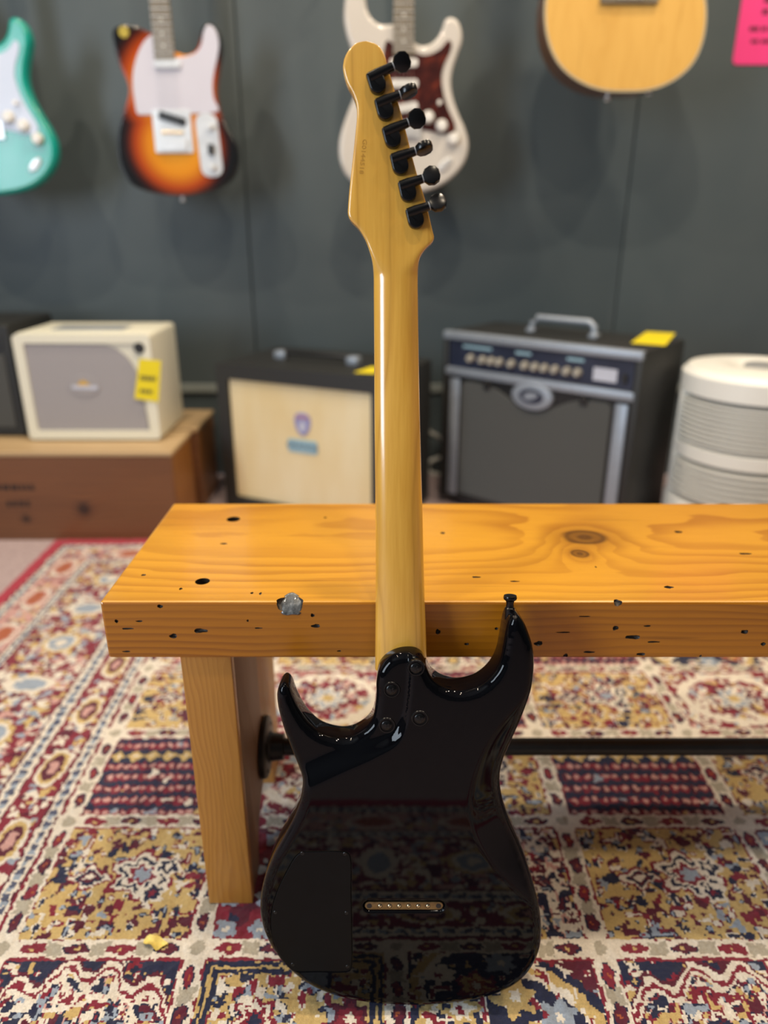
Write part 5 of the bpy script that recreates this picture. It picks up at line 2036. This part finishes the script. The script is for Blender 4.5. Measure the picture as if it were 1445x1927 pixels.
# grille with a dip under the badge
gz1 = cpz0 - 0.050
P = [(0.070, 0.040), (PW - 0.072, 0.040), (PW - 0.072, gz1)]
for k in range(13):
    t = k / 12
    u = (PW - 0.085) - (PW - 0.17) * t
    P.append((u, gz1 + 0.012 - 0.062 * math.exp(-((u - 0.315) / 0.095) ** 2)))
P += [(0.070, gz1)]
obj('baffle', box(0.020, PW - 0.020, 0.012, 0.024, 0.016, cpz0 - 0.020), M['black_plastic'], pa_)
fix_normals(obj('grille_cloth', prism(P, 0.006, 0.013, 0.002, 1), M['grille_dark'], pa_))
for u in (0.026, PW - 0.062):
    obj('corner_strip', box(u, u + 0.036, 0.004, 0.014, 0.030, cpz0 - 0.036, 0.004, 2), M['trim_silver'], pa_, True, label='upright silver strip')
bz = cpz0 - 0.052
bd = fix_normals(obj('badge', prism(circle(0.315, bz, 0.066, 36, 0.040), -0.004, 0.012, 0.005, 3, 0.0), M['trim_silver'], pa_, True, label='silver oval badge'))
fix_normals(obj('badge_ring', prism(circle(0.315, bz, 0.038, 28, 0.021), -0.0052, -0.0038, 0.0, 1), M['panel_blue'], bd))
fix_normals(obj('emblem', prism(spline([(0.290, bz - 0.006), (0.300, bz + 0.008), (0.318, bz + 0.012), (0.338, bz + 0.006), (0.330, bz - 0.002), (0.312, bz - 0.010)], 24), -0.0062, -0.0050, 0.0, 1), M['trim_silver'], bd))
for u in (0.16, 0.47):
    obj('grille_clip', box(u - 0.012, u + 0.012, 0.000, 0.008, cpz0 - 0.055, cpz0 - 0.030, 0.003, 1), M['black_plastic'], pa_, True)
obj('handle', tube([(0.215, 0.15, PH - 0.001), (0.217, 0.15, PH + 0.030), (0.232, 0.15, PH + 0.042), (0.398, 0.15, PH + 0.042), (0.413, 0.15, PH + 0.030), (0.415, 0.15, PH - 0.001)], 0.0095, 12), M['trim_silver'], pa_, True)
for u in (0.215, 0.415):
    obj('handle_end', box(u - 0.013, u + 0.013, 0.136, 0.164, PH - 0.001, PH + 0.012, 0.003, 1), M['trim_silver'], pa_, True)


def top_uv(root, rz, px, py, z):
    p = on_z(px, py, root.location.z + z)
    q = Vector(p) - Vector(root.location)
    return (q.x * math.cos(rz) + q.y * math.sin(rz), -q.x * math.sin(rz) + q.y * math.cos(rz), z)


tt = [top_uv(pa_, PRZ, px, py, PH + 0.0012) for px, py in ((1216, 624), (1271, 627), (1252, 650), (1187, 645))]
tag_card(pa_, tt)
for fx, fy in ((0.05, 0.06), (PW - 0.05, 0.06), (0.05, PD - 0.05), (PW - 0.05, PD - 0.05)):
    obj('foot', shift(lathe([(0.016, 0.0), (0.019, 0.016)], 14), (fx, fy, 0)), M['black_plastic'], pa_, True)

# ---- round air purifier at the right edge
ap = empty('air_purifier', (0.985, 1.915, -0.0065), 0.0, 'white round air purifier with ribbed bands at the right edge', 'appliance')
R0 = 0.190
ZT = 0.505
fix_normals(obj('core', lathe([(R0 - 0.022, 0.02), (R0 - 0.022, ZT - 0.055)], 48), M['purifier_dark'], ap, True))
fix_normals(obj('base', lathe([(R0 - 0.03, 0.0), (R0 + 0.002, 0.012), (R0 + 0.004, 0.135), (R0 - 0.004, 0.150), (R0 - 0.02, 0.150)], 56), M['purifier'], ap, True))
fix_normals(obj('lid', lathe([(R0 - 0.018, ZT - 0.075), (R0 + 0.002, ZT - 0.070), (R0 + 0.003, ZT - 0.022), (R0 - 0.012, ZT - 0.006), (R0 - 0.06, ZT), (0.085, ZT + 0.002), (0.070, ZT - 0.004), (0.060, ZT - 0.012), (0.0001, ZT - 0.012)], 56), M['purifier'], ap, True))
fix_normals(obj('control_dial', shift(lathe([(0.045, -0.003), (0.045, 0.010), (0.038, 0.014), (0.0001, 0.014)], 32), (0, 0, ZT - 0.012)), M['washer'], ap, True))
fix_normals(obj('middle_band', lathe([(R0 - 0.012, 0.262), (R0 - 0.002, 0.266), (R0 - 0.002, 0.300), (R0 - 0.012, 0.304)], 56), M['purifier'], ap, True))
for z0_, z1_, n in ((0.160, 0.256, 6), (0.310, 0.424, 9)):
    for k in range(n):
        zc = z0_ + (z1_ - z0_) * (k + 0.5) / n
        hh = (z1_ - z0_) / n * 0.27
        fix_normals(obj('rib', lathe([(R0 - 0.024, zc - hh), (R0 - 0.001, zc - hh * 0.7), (R0, zc), (R0 - 0.001, zc + hh * 0.7), (R0 - 0.024, zc + hh)], 48, 'z', False), M['purifier'], ap, True))
for k in range(3):
    a = math.radians(78 + k * 120)
    fix_normals(obj('upright', xform(box(-0.010, 0.010, R0 - 0.020, R0 + 0.001, 0.14, ZT - 0.06, 0.003, 1), Matrix.Rotation(a, 4, 'Z')), M['purifier'], ap, True))

# ---- white mains cord in the gap between the cabinet and the combo
pts = [on_y(px, py, 2.46) for px, py in ((792, 800), (812, 815), (826, 823), (842, 838), (846, 850), (836, 858), (820, 864), (806, 872), (808, 888), (830, 893), (860, 884))]
pts = [tuple(p) for p in spline(pts, 40, False)]
pc = obj('power_cord', tube([(p[0], p[1], max(p[2], FLOOR_Z + 0.008)) for p in pts], 0.007, 8), M['cord'], None, True)
tag(pc, 'white mains cord trailing between the cream grille cabinet and the combo amplifier', 'cord')

# ---- fallen leaf on the rug
lc = on_z(292, 1768, 0.0)
lv, lf = [], []
nu, nw = 11, 5
for i in range(nu):
    t = i / (nu - 1)
    wid = 0.0085 * math.sin(math.pi * min(t * 0.94 + 0.05, 1)) ** 0.8 * (1.0 + 0.22 * math.sin(t * 13))
    for j in range(nw):
        q = (j / (nw - 1) - 0.5) * 2
        lv.append((lc[0] + (t - 0.5) * 0.032, lc[1] - 0.005 * (t - 0.5) + q * wid, -0.0058 + 0.0035 * q * q * abs(math.sin(t * 5)) + 0.002 * math.sin(t * 6)))
for i in range(nu - 1):
    for j in range(nw - 1):
        a = i * nw + j
        lf.append([a, a + 1, a + nw + 1, a + nw])
nl = len(lv)
lv += [(p[0], p[1], p[2] - 0.0005) for p in lv]
lf += [[q + nl for q in reversed(f)] for f in lf]
leaf = obj('fallen_leaf', (lv, lf), simple('dry_leaf', srgb(228, 205, 110), 0.6, 0.15, 200), None, True)
tag(leaf, 'small dry yellow leaf lying on the rug', 'leaf')
